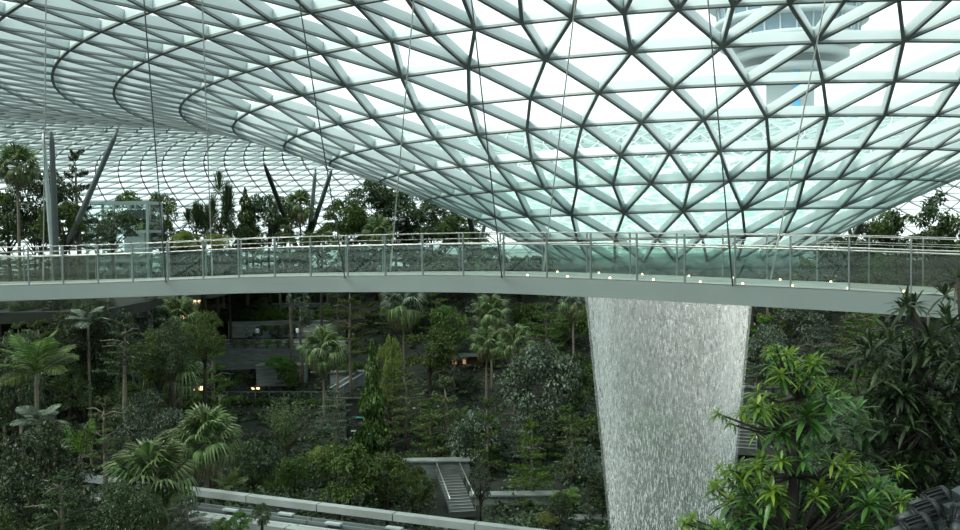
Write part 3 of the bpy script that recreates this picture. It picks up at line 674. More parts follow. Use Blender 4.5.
# upper terrace
UL=[
(8,186,256,28,82,'dense','mid','green tree filling the far left edge above the bridge railing'),
(62,196,256,22,72,'dense','mid','lower green tree at the foot of the dark upright column'),
(96,222,258,16,86,'layer','dark','low layered tree in front of the left side of the glass lift tower'),
(284,196,250,16,117,'dense','mid','dark-green tree right behind the leaning column pair'),
(38,170,250,32,80,'dense','dark','dark tree behind the tall fan palm at the far left'),
(75,156,246,22,74,'layer','dark','slender layered tree beside the dark upright column'),
(112,206,250,20,92,'dense','dark','dark tree in front of the glass lift tower'),
(127,190,235,14,112,'dense','mid','green tree top behind the glass lift tower'),
(160,187,250,15,108,'dense','mid','round-topped green tree right of the glass lift tower'),
(197,202,246,24,100,'spiky','dark','spiky tree with a forked trunk behind the bridge railing'),
(221,176,244,21,108,'spiky','dark','taller spiky tree behind the forked one'),
(245,186,250,13,112,'cone','mid','narrow pointed tree between spiky tree and leaning columns'),
(268,188,250,18,114,'dense','dark','dark tree at the foot of the leaning columns'),
(318,212,250,14,118,'sprig','mid','open small tree right of the leaning column pair'),
(343,197,246,19,114,'dense','mid','round dark-green tree right of the leaning columns'),
(374,178,246,28,118,'dense','dark','tallest dark tree on the upper terrace near the funnel'),
(404,184,246,26,122,'dense','dark','dark tree just left of the funnel edge'),
(430,198,250,26,120,'dense','dark','dark tree under the funnel edge'),
(460,214,255,22,118,'dense','mid','tree partly hidden by the funnel edge'),
(930,192,262,30,110,'sprig','dark','tall open tree on the right terrace'),
(897,208,262,24,114,'dense','mid','dense tree left of the tall open one on the right terrace'),
(868,222,264,22,116,'dense','dark','dark tree where the funnel meets the right terrace'),
(962,200,262,26,112,'sprig','mid','open tree at the right edge of the frame on the terrace'),
(840,236,268,24,114,'dense','dark','low dark tree behind the bridge glass at right'),
(150,218,252,13,108,'dense','yellow','yellow-green shrub tree beside the round-topped green tree'),
(186,231,252,14,98,'dense','yellow','yellow-green bush under the forked spiky tree'),
(216,232,252,14,98,'dense','yellow','yellow-green bush under the taller spiky tree'),
]
for px,yt,yb,hw,Y,k,m,lb in UL: tree(px,yt,yb,hw*(1.25 if k!='spiky' else 1),Y,k,m,lb,base=(-5.1 if px<215 else max(gz(0,Y),-8.)))
# filler rows that nothing tells apart
def rowof(n,px0,px1,yt0,yt1,h,hw,Y0,Y1,label,group,mks,kinds,seed,cat='tree',name='broadleaf_tree'):
    r=random.Random(seed)
    for i in range(n):
        px=px0+(px1-px0)*(i+r.uniform(.15,.85))/n; yt=r.uniform(yt0,yt1); Y=r.uniform(Y0,Y1)
        tree(px,yt,yt+h*r.uniform(.8,1.2),hw*r.uniform(.8,1.25),Y,r.choice(kinds),r.choice(mks),label,cat,group,name=name)
rowof(24,-10,430,240,254,36,22,116,123,'dark tree behind the bridge glass on the left half','trees behind the left half of the bridge glass',['dark','mid'],['dense','layer'],1)
rowof(12,420,600,246,257,36,22,116,123,'dark tree behind the bridge glass next to the funnel','trees behind the bridge glass by the funnel',['dark','mid'],['dense'],2)
rowof(15,750,980,240,256,38,22,110,120,'dark tree behind the bridge glass on the right','trees behind the right end of the bridge glass',['mid','mid','bright'],['dense','layer'],3)
rowof(12,330,600,285,310,52,24,110,116,'shaded tree high on the back slope just under the footbridge','shaded trees on the upper back slope',['mid','grey','dark'],['layer','layer','dense'],4)
rowof(9,390,600,335,370,60,25,100,108,'shaded tree on the back slope between the slender palms and the waterfall','shaded trees on the middle back slope',['mid','grey','dark'],['layer','layer','dense'],5)
rowof(8,0,215,304,330,60,28,56,64,'shaded tree on the upper left slope under the footbridge','shaded trees on the upper left slope',['dark','dark','mid'],['fine','layer'],6)
rowof(7,-10,240,380,420,60,32,60,70,'shaded tree deep in the left slope','shaded trees on the lower left slope',['dark','mid'],['fine','layer'],7)
rowof(6,580,750,290,350,70,28,104,112,'shaded tree seen through the falling water','trees behind the waterfall',['dark','mid'],['dense','layer'],8)
rowof(5,590,750,400,430,70,30,84,92,'shaded low tree seen through the falling water','low trees behind the waterfall',['dark','mid'],['dense'],9)
rowof(9,750,980,305,340,56,28,100,110,'shaded tree high on the right slope under the footbridge','shaded trees on the upper right slope',['mid','grey','bright'],['layer','layer','dense'],10)
rowof(6,790,990,400,450,70,34,66,76,'shaded tree low on the right slope','shaded trees on the lower right slope',['dark','mid'],['layer','dense'],11)
rowof(8,240,420,440,470,50,22,66,78,'dark shrub on the slope above the train guideway','shrubs above the guideway',['dark','mid'],['dense'],12,'shrub','garden_shrub')

rowof(12,-10,330,205,230,44,22,104,116,'dark tree of the back row on the upper terrace at left','back row on the upper terrace at left',['dark','mid'],['dense','layer'],21)
rowof(6,330,480,214,236,40,22,118,124,'dark tree of the back row on the upper terrace under the funnel edge','back row on the upper terrace under the funnel edge',['dark','mid'],['dense'],22)
rowof(6,855,985,222,240,36,22,114,121,'dark tree of the back row on the right terrace','back row on the right terrace',['dark','mid'],['dense','layer'],23)
rowof(15,375,600,392,450,64,27,78,90,'shaded tree low on the back slope left of the waterfall','shaded trees on the lower back slope',['mid','olive','grey','dark'],['layer','layer','layer','dense'],24)
rowof(7,540,620,470,500,40,18,66,74,'dark shrub near the foot of the waterfall','shrubs at the waterfall foot',['dark','mid'],['dense'],25,'shrub','garden_shrub')
rowof(9,590,760,455,505,45,22,66,76,'shaded shrub seen through the lower waterfall','shrubs behind the lower waterfall',['dark'],['dense'],26,'shrub','garden_shrub')
rowof(8,-20,165,470,505,60,34,44,50,'dark tree low on the near left slope','dark trees on the near left slope',['dark','dark','mid'],['fine','layer'],27)
rowof(8,750,980,350,395,60,30,84,98,'shaded tree halfway down the right slope','shaded trees on the middle right slope',['mid','grey','bright'],['layer','layer','dense'],28)

for i,px in enumerate(range(-15,112,11)):
    tree(px,RNG.uniform(292,301),322,13,67.5+(i%3)*1.6,'fine','dark','dark hedge shrub along the front edge of the upper terrace at far left','shrub','hedge shrubs on the left terrace edge',name='garden_shrub',base=-5.1)
# ---------------------------------------------------------------- slate terraces on the left of the slope
def wallbox(px0,px1,y0,y1,Y,th,name,label,m=M_stone,cat='wall',Y1=None):
    """vertical stone wall whose face spans px0..px1, y0 (top)..y1 (bottom) at depth Y"""
    a=at(px0,y0,Y); b=at(px1,y1,Y if Y1 is None else Y1); a2=at(px0,y1,Y)
    d=Vector((b.x-a.x,(Y1-Y) if Y1 else 0,0)); L_=d.length; an=math.atan2(d.y,d.x); zt=at((px0+px1)/2,y0,(Y+(Y1 or Y))/2).z; zb=at((px0+px1)/2,y1,(Y+(Y1 or Y))/2).z
    o=empty(name,(a.x,Y,zb),an,label,cat); mb=MB(); h_=zt-zb
    mb.box((L_/2,th/2,h_/2),(L_,th,h_)); mb.build('wall_panel',[m],o)
    mb=MB(); mb.box((L_/2,th/2-.06,h_+.06),(L_+.1,th+.16,.12)); mb.build('coping',[M_stonel],o)
    return o
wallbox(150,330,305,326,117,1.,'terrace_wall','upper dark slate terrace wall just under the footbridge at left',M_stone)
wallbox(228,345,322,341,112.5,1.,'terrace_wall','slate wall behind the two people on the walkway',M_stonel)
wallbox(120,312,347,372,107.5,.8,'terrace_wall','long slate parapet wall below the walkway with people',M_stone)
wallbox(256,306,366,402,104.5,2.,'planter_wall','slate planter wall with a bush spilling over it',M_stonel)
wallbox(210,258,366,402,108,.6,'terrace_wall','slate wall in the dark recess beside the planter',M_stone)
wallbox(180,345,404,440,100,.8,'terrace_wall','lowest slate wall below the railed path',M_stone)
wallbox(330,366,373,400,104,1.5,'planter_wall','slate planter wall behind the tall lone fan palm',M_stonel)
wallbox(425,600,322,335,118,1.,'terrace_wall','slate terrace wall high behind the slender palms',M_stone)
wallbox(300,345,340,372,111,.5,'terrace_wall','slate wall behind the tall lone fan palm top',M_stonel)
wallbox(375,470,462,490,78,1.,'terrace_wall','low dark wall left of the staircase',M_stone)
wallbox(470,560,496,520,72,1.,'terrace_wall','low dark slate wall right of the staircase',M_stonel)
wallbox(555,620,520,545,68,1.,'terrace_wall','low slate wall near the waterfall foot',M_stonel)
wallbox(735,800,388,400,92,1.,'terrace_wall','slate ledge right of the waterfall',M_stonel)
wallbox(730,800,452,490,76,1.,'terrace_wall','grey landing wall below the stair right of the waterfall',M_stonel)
M_step=mat('dark_step_stone',(.045,.052,.05),.7)
# walkway slab with its people
def slab(px0,px1,y,Y,dep,name,label,m=M_stonel):
    a=at(px0,y,Y); b=at(px1,y,Y); z=(a.z+b.z)/2
    o=empty(name,((a.x+b.x)/2,Y,z),label=label,cat='path'); mb=MB(); mb.box((0,dep/2,-.15),(b.x-a.x,dep,.3)); mb.build('paving',[m],o)
    mb=MB(); mb.box((0,.04,.02),(b.x-a.x,.12,.08)); mb.build('kerb',[M_concrete],o); return o
wk=slab(120,345,343.2,108.3,4.0,'walkway','grey paved walkway on the terrace carrying two people')
slab(180,345,404,100.2,4.0,'garden_path','railed path at the foot of the slate terraces')
# railing of the lower path
def railing(pts,h_,label,name='path_railing'):
    o=empty(name,pts[0],label=label,cat='railing'); p0=Vector(pts[0])
    mb=MB(); mb.tube([Vector(p)-p0+Vector((0,0,h_)) for p in pts],.035,6); mb.build('handrail',[M_gsteel],o)
    for a,b in zip(pts[:-1],pts[1:]):
        a=Vector(a)-p0;b=Vector(b)-p0; n=max(1,int((b-a).length/1.4))
        for k in range(n+(1 if (b+p0)==Vector(pts[-1]) else 0)):
            q=a.lerp(b,k/n); mb=MB(); mb.bar(q,q+Vector((0,0,h_)),.05,.05); mb.build('post',[M_post],o)
    return o
a=at(185,403,100.3);b=at(340,403,100.3); railing([a,b],1.2,'thin railing of the lower path below the slate planter')
# planting on the terraces
def bush(px,yt,yb,hw,Y,mk,label,group=None,kind='dense'):
    c=at(px,yb,Y); t=at(px,yt,Y); r=hw*Y/FPX; o=empty('garden_shrub',(c.x,Y,c.z),label=label,cat='shrub',group=group)
    link('foliage',foliage(kind,RNG.randint(0,2),mk),o,(0,0,0),(0,0,RNG.uniform(0,6.28)),(r,r*.7,t.z-c.z))
    mb=MB(); mb.tube([(0,0,-.1),(0.02,0,(t.z-c.z)*.5)],[.08,.03],6); mb.build('stem',[M_barkd],o)
g='shrubs on the upper slate planter'
for i,px in enumerate(range(160,340,15)): bush(px,RNG.uniform(305,311),325,12,112.8+i%3*.5,'bright','green shrub on the planter above the walkway',g)
g='shrubs behind the walkway'
for i,px in enumerate(range(262,296,8)): bush(px,324,334,6,112,RNG.choice(['mid','olive']),'low flowering shrub right behind the walkway',g)
g='hedge plants under the footbridge'
for i,px in enumerate(range(215,335,14)): bush(px,287,306,12,118.6,'bright','shaded green hedge plant directly under the footbridge',g)
bush(278,355,372,20,103.8,'bright','bright green bush on top of the slate planter'); bush(290,360,392,14,103.4,'bright','bush spilling down the front of the slate planter')
bush(245,373,392,14,106.5,'mid','green bush in the dark recess beside the planter'); bush(352,360,376,16,103,'mid','green bush on the planter behind the tall lone fan palm')
bush(206,300,314,12,114,'yellow','yellow-green bush lit by wall lamps'); bush(214,316,328,12,113,'olive','olive bush below the wall lamps')
for i,px in enumerate(range(190,300,11)): bush(px,339.5,347,7,107.4,RNG.choice(['bright','olive']),'low edging plant along the walkway parapet','edging plants along the parapet')
for i,px in enumerate(range(195,345,13)): bush(px,398,406,8,99.6,RNG.choice(['bright','mid']),'low edging plant along the lower path','edging plants along the lower path')
bush(240,512,532,18,41,'bright','bright green shrub in front of the guideway'); bush(222,518,536,16,40,'bright','small bright green shrub at the bottom edge left of the guideway')
bush(262,503,530,14,42,'olive','thin olive shrub across the guideway beams')
bush(547,512,528,16,66,'yellow','yellow-flowered shrub on the low wall near the waterfall foot'); bush(590,503,520,14,68,'grey','white-flowered shrub at the waterfall foot')
bush(325,445,470,20,70,'yellow','shrub with yellow blossoms on a planter right of the airy olive tree'); bush(357,458,480,15,72,'bright','light green rosette bush above the guideway')
# wall lamps
for i,(px,y,Y) in enumerate(((187,302.5,115.8),(197,302.5,115.8),(203,314.5,113.8),(255.5,390,103.8),(198,389,92),(182,318,113))):
    p=at(px,y,Y); o=empty('wall_lamp',p,label=['first of the pair of warm wall lamps under the footbridge','second of the pair of warm wall lamps under the footbridge','warm wall lamp just below the pair under the footbridge','warm lamp at the foot of the slate planter','small warm lamp near the browned fan palm','dim warm lamp under the high fan palm'][i],cat='lamp')
    mb=MB(); mb.box((0,.1,.35),(1.1,.25,.14)); mb.build('housing',[M_dsteel],o)
    mb=MB(); mb.box((-.28,.0,.08),(.34,.10,.42)); mb.box((.28,.0,.08),(.34,.10,.42)); mb.build('glowing_panel',[M_lamp2],o)
# timber pavilion glimpsed through the trees
p=at(459,386,107); o=empty('timber_pavilion',(p.x,107,p.z),label='reddish timber pavilion glimpsed behind the left slender palm',cat='pavilion')
M_tim=mat('red_timber',(.16,.05,.022),.6,noise=.4,nscale=2,stretch=(3,3,.3))
mb=MB(); mb.box((0,1,1.6),(5.6,.2,3.2)); mb.build('slat_wall',[M_tim],o)
for x in (-2.7,-.9,.9,2.7): mb=MB(); mb.box((x,.8,1.7),(.16,.16,3.4)); mb.build('post',[M_tim],o)
mb=MB(); mb.box((0,.6,3.5),(6.2,2.,.2)); mb.build('roof_slab',[M_stone],o)
for x in (-.5,.7): mb=MB(); mb.box((x,.86,2.75),(.5,.06,.7)); mb.build('window_pane',[M_lamp3],o)
# people on the walkway
M_skin=mat('skin',(.42,.26,.18),.6); M_hair=mat('black_hair',(.015,.012,.012),.5)
def person(px,yf,Y,face,shirt,trouser,label):
    p=at(px,yf,Y); z=wk.location.z; o=empty('person',(p.x,Y,z),face,label,'person')
    me=bpy.data.meshes.new('body'); ob=bpy.data.objects.new('body',me); C.objects.link(ob); ob.parent=o
    V=[(0,0,.92),(0,0,1.12),(0,0,1.38),(0,.02,1.50),(0,.03,1.60),(-.10,0,.86),(-.11,.10,.50),(-.11,.04,.09),(-.11,.18,.04),(.10,0,.86),(.11,-.06,.49),(.11,-.20,.12),(.11,-.08,.04),(-.19,0,1.40),(-.25,.03,1.14),(-.16,.20,1.02),(-.12,.28,1.04),(.19,0,1.40),(.25,.02,1.14),(.20,.18,1.00),(.14,.26,1.03),(0,.03,1.68)]
    E_=[(0,1),(1,2),(2,3),(3,4),(4,21),(0,5),(5,6),(6,7),(7,8),(0,9),(9,10),(10,11),(11,12),(2,13),(13,14),(14,15),(15,16),(2,17),(17,18),(18,19),(19,20)]
    Rr=[.13,.12,.14,.055,.085,.09,.06,.04,.035,.09,.06,.04,.035,.055,.042,.032,.03,.055,.042,.032,.03,.08]
    me.from_pydata(V,E_,[]); md=ob.modifiers.new('skin','SKIN')
    for i,r in enumerate(Rr): me.skin_vertices[0].data[i].radius=(r,r)
    me.skin_vertices[0].data[0].use_root=True
    ss=ob.modifiers.new('sub','SUBSURF'); ss.levels=1; ss.render_levels=1
    # one continuous skinned figure; clothing colour by height
    m,nt,out=nodes('clothed_figure'); L=nt.links.new; tc=nn(nt,'TexCoord'); sp=nn(nt,'SeparateXYZ'); r=nn(nt,'ValToRGB'); r.color_ramp.interpolation='CONSTANT'; e=r.color_ramp.elements
    mu=nn(nt,'Math',operation='MULTIPLY'); mu.inputs[1].default_value=.5; L(tc.outputs['Object'],sp.inputs[0]); L(sp.outputs['Z'],mu.inputs[0]); L(mu.outputs[0],r.inputs[0])
    e[0].position=0; e[0].color=(.03,.03,.03,1); e[1].position=.045; e[1].color=rgba(trouser)
    for q,c in ((.475,shirt),(.735,(.42,.26,.18))): x=e.new(q); x.color=rgba(c)
    pb=nn(nt,'BsdfPrincipled'); pb.inputs['Roughness'].default_value=.75; L(r.outputs[0],pb.inputs['Base Color']); L(pb.outputs[0],out.inputs[0]); me.materials.append(m)
    mb=MB(); mb.lathe([(0,.13),(.06,.115),(.098,.06),(.105,0),(.09,-.06),(.075,-.10)],14,(0,-.01,1.655)); mb.build('hair',[M_hair],o)
    return o
person(257.5,341,110.2,.5,(.55,.62,.72),(.03,.035,.045),'person with dark hair in a pale blue top and dark trousers walking on the terrace')
person(297.5,341,110.0,-.6,(.85,.85,.83),(.06,.11,.25),'person with dark hair in a white top and blue jeans standing on the terrace')
# escalator rails, staircase, stair with glass right of the waterfall
def stairs(px0,y0,Ya,px1,y1,Yb,wd,n,label,name='staircase',axis=None):
    a=at(px0,y0,Ya); b=at(px1,y1,Yb); o=empty(name,a,label=label,cat='stairs'); d=b-a; hd=Vector((d.x,d.y,0)); sd=Vector((-hd.y,hd.x,0)).normalized()
    an=math.atan2(hd.y,hd.x); rise=d.z/n; tread=hd.length/n; mb=MB()
    for k in range(n):
        mb.box(hd*((k+.5)/n)+Vector((0,0,rise*(k+1)-.5*abs(rise)-.2)),(tread*1.02,wd,abs(rise)+.4),an)
    mb.build('steps',[M_step],o)
    for k in range(n):
        mb=MB(); mb.box(hd*((k+.04)/n)+Vector((0,0,rise*(k+1)+.01)),(tread*.2,wd*.98,.03),an); mb.build('tread_edge',[M_stonel],o)
    for s in (-1,1):
        q=sd*(s*wd/2)
        mb=MB(); mb.tube([q+Vector((0,0,1.0)),q+d+Vector((0,0,1.0))],.05,6); mb.build('handrail',[M_rail],o)
        for k in range(5):
            u=k/4; mb=MB(); mb.bar(q+d*u,q+d*u+Vector((0,0,1.)),.05,.05); mb.build('post',[M_gsteel],o)
    return o
stairs(463,512,69,448,474,78,1.9,13,'dark staircase with pale handrails climbing the slope above the guideway')
stairs(741,450,75,745,410,81,2.4,12,'dark staircase with a pale handrail beside the lower right of the waterfall')
def escal():
    a=at(330,388,101); b=at(358,371,103); o=empty('ramp_balustrade',a,label='pair of pale inclined handrails right of the tall lone fan palm',cat='railing')
    for k,dx in enumerate((0,.9)):
        mb=MB(); mb.bar(Vector((dx,-.3*k,0)),b-a+Vector((dx,-.3*k,0)),.14,.10); mb.build('handrail',[M_lsteel],o)
    mb=MB(); mb.bar(Vector((.45,.1,-.75)),b-a+Vector((.45,.1,-.75)),.1,1.2); mb.build('side_panel',[M_stonel],o)
    for q in (0,.33,.66,1): mb=MB(); c=(b-a)*q; mb.bar(c+Vector((.45,0,-1.4)),c+Vector((.45,0,0)),.08,.08); mb.build('post',[M_gsteel],o)
escal()
# framed near-black panels painting the darkness of windows, recesses and gaps in the terraces
def opening(px0,px1,y0,y1,Y,label,lights=()):
    a=at(px0,y1,Y); b=at(px1,y0,Y); o=empty('dark_opening',(a.x,Y,a.z),label=label,cat='opening'); w_,h_=b.x-a.x,b.z-a.z
    mb=MB(); mb.box((w_/2,.15,h_/2),(w_,.1,h_)); mb.build('dark_backing',[M_void],o)
    mb=MB()
    for x in (0,w_): mb.box((x,.05,h_/2),(.15,.2,h_+.15))
    for z in (0,h_): mb.box((w_/2,.05,z),(w_,.2,.15))
    mb.build('frame',[M_step],o)
    for (px,y,ww,m) in lights:
        q=at(px,y,Y); mb=MB(); mb.box((q.x-a.x,.06,q.z-a.z),(ww,.06,.16)); mb.build('light_strip',[m],o)
M_strip=mat('pale_strip',(.5,.55,.5),.5); M_stripg=mat('green_strip',(.1,.35,.28),.5)
opening(305,326,356,394,106,'dark glazed opening beside the slate planter',((314,372,.8,M_strip),))
opening(346,380,398,452,88,'dark stacked terraces with pale ledges right of the tall lone fan palm trunk',((359,417.5,1.3,M_stripg),(361,431,1.9,M_strip),(357,446,1.8,M_strip),(362,434,1.6,M_stripg)))
opening(225,258,366,392,108.6,'black recess behind the bush in the terraces')
opening(742,775,410,450,84,'dark opening behind the stair right of the waterfall',((762,418,.2,M_strip),(766,421,.2,M_strip),(770,418,.2,M_strip)))
# pale building glimpsed right of the waterfall top
p=at(762,332,118); o=empty('garden_building',(p.x,118,p.z),label='pale glazed building front glimpsed right of the waterfall top',cat='building')
mb=MB(); mb.box((2.2,1.2,1.8),(7.5,2,3.6)); mb.build('wall_panel',[mat('pale_render',(.45,.48,.46),.7)],o)
for x,z in ((-.6,2.4),(-.6,.9),(1.2,2.4),(1.2,.9),(3.1,2.4)): mb=MB(); mb.box((x,.16,z),(1.3,.1,1.05)); mb.build('window_pane',[M_void],o)
mb=MB(); mb.box((2.2,.4,3.7),(8,1.8,.25)); mb.build('roof_slab',[M_concrete],o)
# ---------------------------------------------------------------- train guideway
ga=at(60,489,56); gb=at(560,545,43.5); zt=-14.3
ga=Vector((ga.x,ga.y,0)); gb=Vector((gb.x,gb.y,0))
def onz(px,py,z):
    d=at(px,py,1.); s=z/d.z; return d*s
A_=onz(190,489.5,zt); B_=onz(510,529,zt); dr=(B_-A_).normalized(); sd=Vector((-dr.y,dr.x,0))   # sd points away from the camera
A0=A_-dr*14; B0=B_+dr*12
gw=empty('train_guideway',A0,label='pale concrete train guideway with dark rails crossing the lower left',cat='track'); LN=(B0-A0)
def gbar(off,dz,w_,h_,name,m):
    mb=MB(); n=10
    for k in range(n): mb.bar(LN*(k/n)+sd*off+Vector((0,0,dz)),LN*((k+.985)/n)+sd*off+Vector((0,0,dz)),w_,h_)
    return mb.build(name,[m],gw)
M_gw=mat('guideway_concrete',(.33,.365,.35),.55,noise=.22,nscale=.6); M_tie=mat('dark_track',(.05,.055,.05),.7)
gbar(-.15,-.02,.5,.36,'edge_beam',M_gw); gbar(-1.5,-.75,2.5,.3,'track_bed',M_tie)
gbar(-3.0,-.45,.55,.42,'edge_beam',M_gw); gbar(-.85,-.48,.12,.16,'running_rail',M_gsteel); gbar(-1.25,-.52,.10,.14,'running_rail',M_gsteel); gbar(-2.1,-.5,.14,.16,'running_rail',M_lsteel); gbar(-2.45,-.55,.1,.12,'running_rail',M_gsteel)
gbar(-1.6,-1.3,2.0,.9,'girder',M_stonel)
for k in range(14):
    c=LN*((k+.5)/14)+sd*(-.85-.5*(k%2))+Vector((0,0,-.38)); mb=MB(); mb.bar(c-dr*.45,c+dr*.45,.28,.10); mb.build('rail_cover',[M_lsteel],gw)
for q in (.12,.5,.88):
    c=LN*q+sd*-1.6; mb=MB(); zz=gz((A0+c).x,(A0+c).y)-A0.z; mb.lathe([(.6,zz-.1),(.55,-2.4),(1.1,-1.75)],16,c); mb.build('pier',[M_concrete],gw)
# ---------------------------------------------------------------- leaning columns under the roof
COL=[(51.6,134,68,55.3,236,68,.46,'d','dark upright round column at far left rising through the trees'),(44,144,69,51,236,70,.34,'l','slim pale column just left of the dark upright one'),
(114,138,68,81,214,71,.46,'g','grey column leaning right beside the glass lift tower'),(258.7,150,95,292,236,119,.62,'d','dark column leaning left behind the spiky trees'),
(246,160,98,262,196,112,.5,'l','pale column leaning left beside the dark one'),(316,165,110,309,236,119,.6,'l','pale near-upright column left of the round dark-green tree'),
(333,166,111,313,226,119,.66,'g','grey column leaning right, left of the round dark-green tree'),(470,219,113,476,246,119,.7,'d','dark column under the left funnel edge'),
(485,224,114,478,250,119,.5,'l','pale column under the left funnel edge'),(861,222,112,853,242,117,.7,'g','grey column under the right funnel edge'),(848,224,112,852,240,118,.5,'l','pale column under the right funnel edge')]
for px0,y0,Yt,px1,y1,Yb,dia,c,lb in COL:
    top=at(px0,y0,Yt); bot=at(px1,y1,Yb); d=(top-bot).normalized()
    k=(uz(bot.x,bot.y)-.1-bot.z)/d.z; bot=bot+d*k; L_=0
    while L_<45:
        p=bot+d*L_
        if p.z>roofz(p.x,p.y)-.05: break
        L_+=.1
    o=empty('leaning_column',bot,label=lb,cat='column'); v=d*L_; r=dia/2; mb=MB()
    mb.tube([v*0,v*.04,v*.5,v*.93,v*.985],[r*.7,r*.9,r,r*.8,r*.45],14); mb.build('shaft',[{'d':M_dsteel,'g':M_gsteel,'l':M_lsteel}[c]],o)
    mb=MB(); mb.tube([v*.985,v],[r*.3,r*.25],10); mb.build('head_joint',[M_lsteel],o)
    mb=MB(); mb.lathe([(r*1.3,0),(r*1.3,.15),(r*.7,.35)],14); mb.build('base_joint',[M_dsteel],o)
# glass lift tower
Y=100; a=at(86,203,Y); b=at(147,203,Y); z1=a.z; z0_=gz(b.x,Y)-.1; w_=b.x-a.x
o=empty('glass_lift_tower',(a.x,Y,z0_),label='pale steel framed glass lift tower at left beyond the footbridge',cat='lift'); H=z1-z0_
for x in (0,w_*.45,w_):
    for y in (0,4.4): mb=MB(); mb.box((x,y,H/2),(.24,.24,H)); mb.build('post',[M_ltower],o)
for z in (H,H-3.1,H-6.2,H-9.3):
    if z<1: continue
    mb=MB()
    for y in (0,4.4): mb.box((w_/2,y,z),(w_+.2,.22,.28))
    for x in (0,w_): mb.box((x,2.2,z),(.22,4.4,.28))
    mb.build('frame_ring',[M_ltower],o)
mb=MB()
for y in (-.05,4.45): mb.add([(0,y,0),(w_,y,0),(w_,y,H),(0,y,H)],[(0,1,2,3)])
for x in (-.05,w_+.05): mb.add([(x,0,0),(x,4.4,0),(x,4.4,H),(x,0,H)],[(0,1,2,3)])
mb.build('glass_wall',[glass('lift_glass',(.84,.92,.90),.05)],o)
mb=MB(); mb.box((w_*.72,2.2,H-4.2),(2.2,2.4,2.6)); mb.build('lift_car',[mat('lift_car_steel',(.35,.40,.40),.3,metal=.4)],o)
mb=MB(); mb.box((w_*.72,2.2,H-1.2),(1.6,1.4,.9)); mb.build('hoist',[M_dsteel],o)
for x in (w_*.6,w_*.85): mb=MB(); mb.box((x,3.6,H/2),(.12,.12,H)); mb.build('guide_rail',[M_ltower],o)
# ---------------------------------------------------------------- foreground planting and floodlights at right
mb=MB(); mb.box((6.6,7.0,-3.9),(12.,4.9,1.2)); 
o=mb.build('planter_ledge',[M_stone]); tag(o,'dark planter ledge carrying the foreground plants at right','planter',kind='structure')
LZ=-3.3
def lance(mb,p,d,up,L_,W_,curl):
    d=d.normalized(); s=d.cross(up); 
    if s.length<.05: s=d.cross(Vector((1,0,0)))
    s.normalize(); n=s.cross(d); q=[]
    for t,w_ in ((0,.10),(.22,.72),(.5,1.),(.78,.66),(1,.02)):
        c=p+d*(L_*t)-Vector((0,0,1))*(curl*L_*t*t); q.append((c+s*(W_*.5*w_)+n*(.16*W_*w_),c,c-s*(W_*.5*w_)+n*(.16*W_*w_)))
    vs=[v for r in q for v in r]; mb.add(vs,[f for i in range(4) for f in ((i*3,i*3+1,i*3+4,i*3+3),(i*3+1,i*3+2,i*3+5,i*3+4))],0,True)
def rosette(mb,c,ax,n,L_,W_,curl,rr,e0=75,e1=-15):
    for k in range(n):
        q=(k+.5)/n; e=math.radians(e0+(e1-e0)*q+rr.uniform(-12,12)); a=k*2.39996+rr.uniform(-.4,.4)
        d=Vector((math.cos(a)*math.cos(e),math.sin(a)*math.cos(e),math.sin(e))); d=(d+ax*.25).normalized()
        lance(mb,c+d*.03*L_,d,Vector((0,0,1)),L_*rr.uniform(.7,1.1),W_*rr.uniform(.8,1.1),curl*rr.uniform(.4,1.4))
rr=random.Random(5)
FT=empty('broadleaf_sapling',at(793,600,6.4),label='bright green broad-leaved young tree in the right foreground in front of the waterfall',cat='tree')
o0=FT.location.copy(); o0.z=LZ; FT.location=o0
ROS_=[(792,372,1,30,40),(776,352,1,12,26),(810,362,1,14,30),(758,408,1,18,34),(742,414,1,10,24),(806,418,0,16,52),(828,402,0,12,46),(780,432,0,14,40),(762,462,1,16,34),(742,480,1,14,30),(728,478,1,10,26),
(800,470,0,16,44),(846,460,1,20,34),(862,474,1,12,30),(826,490,1,16,38),(772,492,1,20,36),(790,512,1,18,38),(752,508,0,14,38),(842,505,0,18,44),(868,505,0,16,46),(884,518,1,12,30),(692,522,1,14,26),(715,526,1,14,26),(810,528,0,16,44),(856,530,0,16,44),(738,530,0,12,36),(897,498,0,10,34),(880,484,0,12,34),(708,538,0,10,30),(775,540,0,14,40)]
ROS=[]
for px,py,b_,n,L_ in ROS_:
    ROS.append((px,py,b_,n+4,L_*.62))
    for q in range(5 if py>440 else 4): ROS.append((px+rr.gauss(0,14),py+rr.gauss(2,8),b_ if rr.random()<.75 else 1-b_,12,L_*rr.uniform(.42,.60)))
yb=MB(); db=MB(); wood=MB(); hub=[at(793,540,6.4),at(793,470,6.45),at(794,425,6.45),at(800,392,6.5)]
hub=[h_-o0 for h_ in hub]; wood.tube([Vector((0,0,-.05))]+hub,[.045,.035,.028,.022,.014],8)
for px,py,br_,n,L_ in ROS:
    Y=6.4+rr.uniform(-.45,.55); c=at(px,py,Y)-o0; s=Y/FPX
    # limb back to the nearest trunk point below
    j=min(range(4),key=lambda i:(hub[i]-c).length+ (0 if hub[i].z<c.z else .5)); m_=(hub[j]+c)/2-Vector((0,0,.06)); wood.tube([hub[j]-Vector((0,0,.04)),m_,c],[.016,.011,.006],6)
    ax=(c-hub[j]).normalized(); rosette(yb if br_ else db,c,ax,int(n*1.25),L_*s,L_*s*.21,.38,rr,65,-35)
    if br_: rosette(db,c-ax*.04,ax,max(4,n//3),L_*s*1.05,L_*s*.22,.5,rr,10,-40)
wood.build('trunk',[M_barkd],FT); yb.build('young_leaves',[ML['fore']],FT); db.build('mature_leaves',[ML['fore2']],FT)
FT.children[1]['label']='light yellow-green young leaves'; FT.children[2]['label']='darker mature leaves'
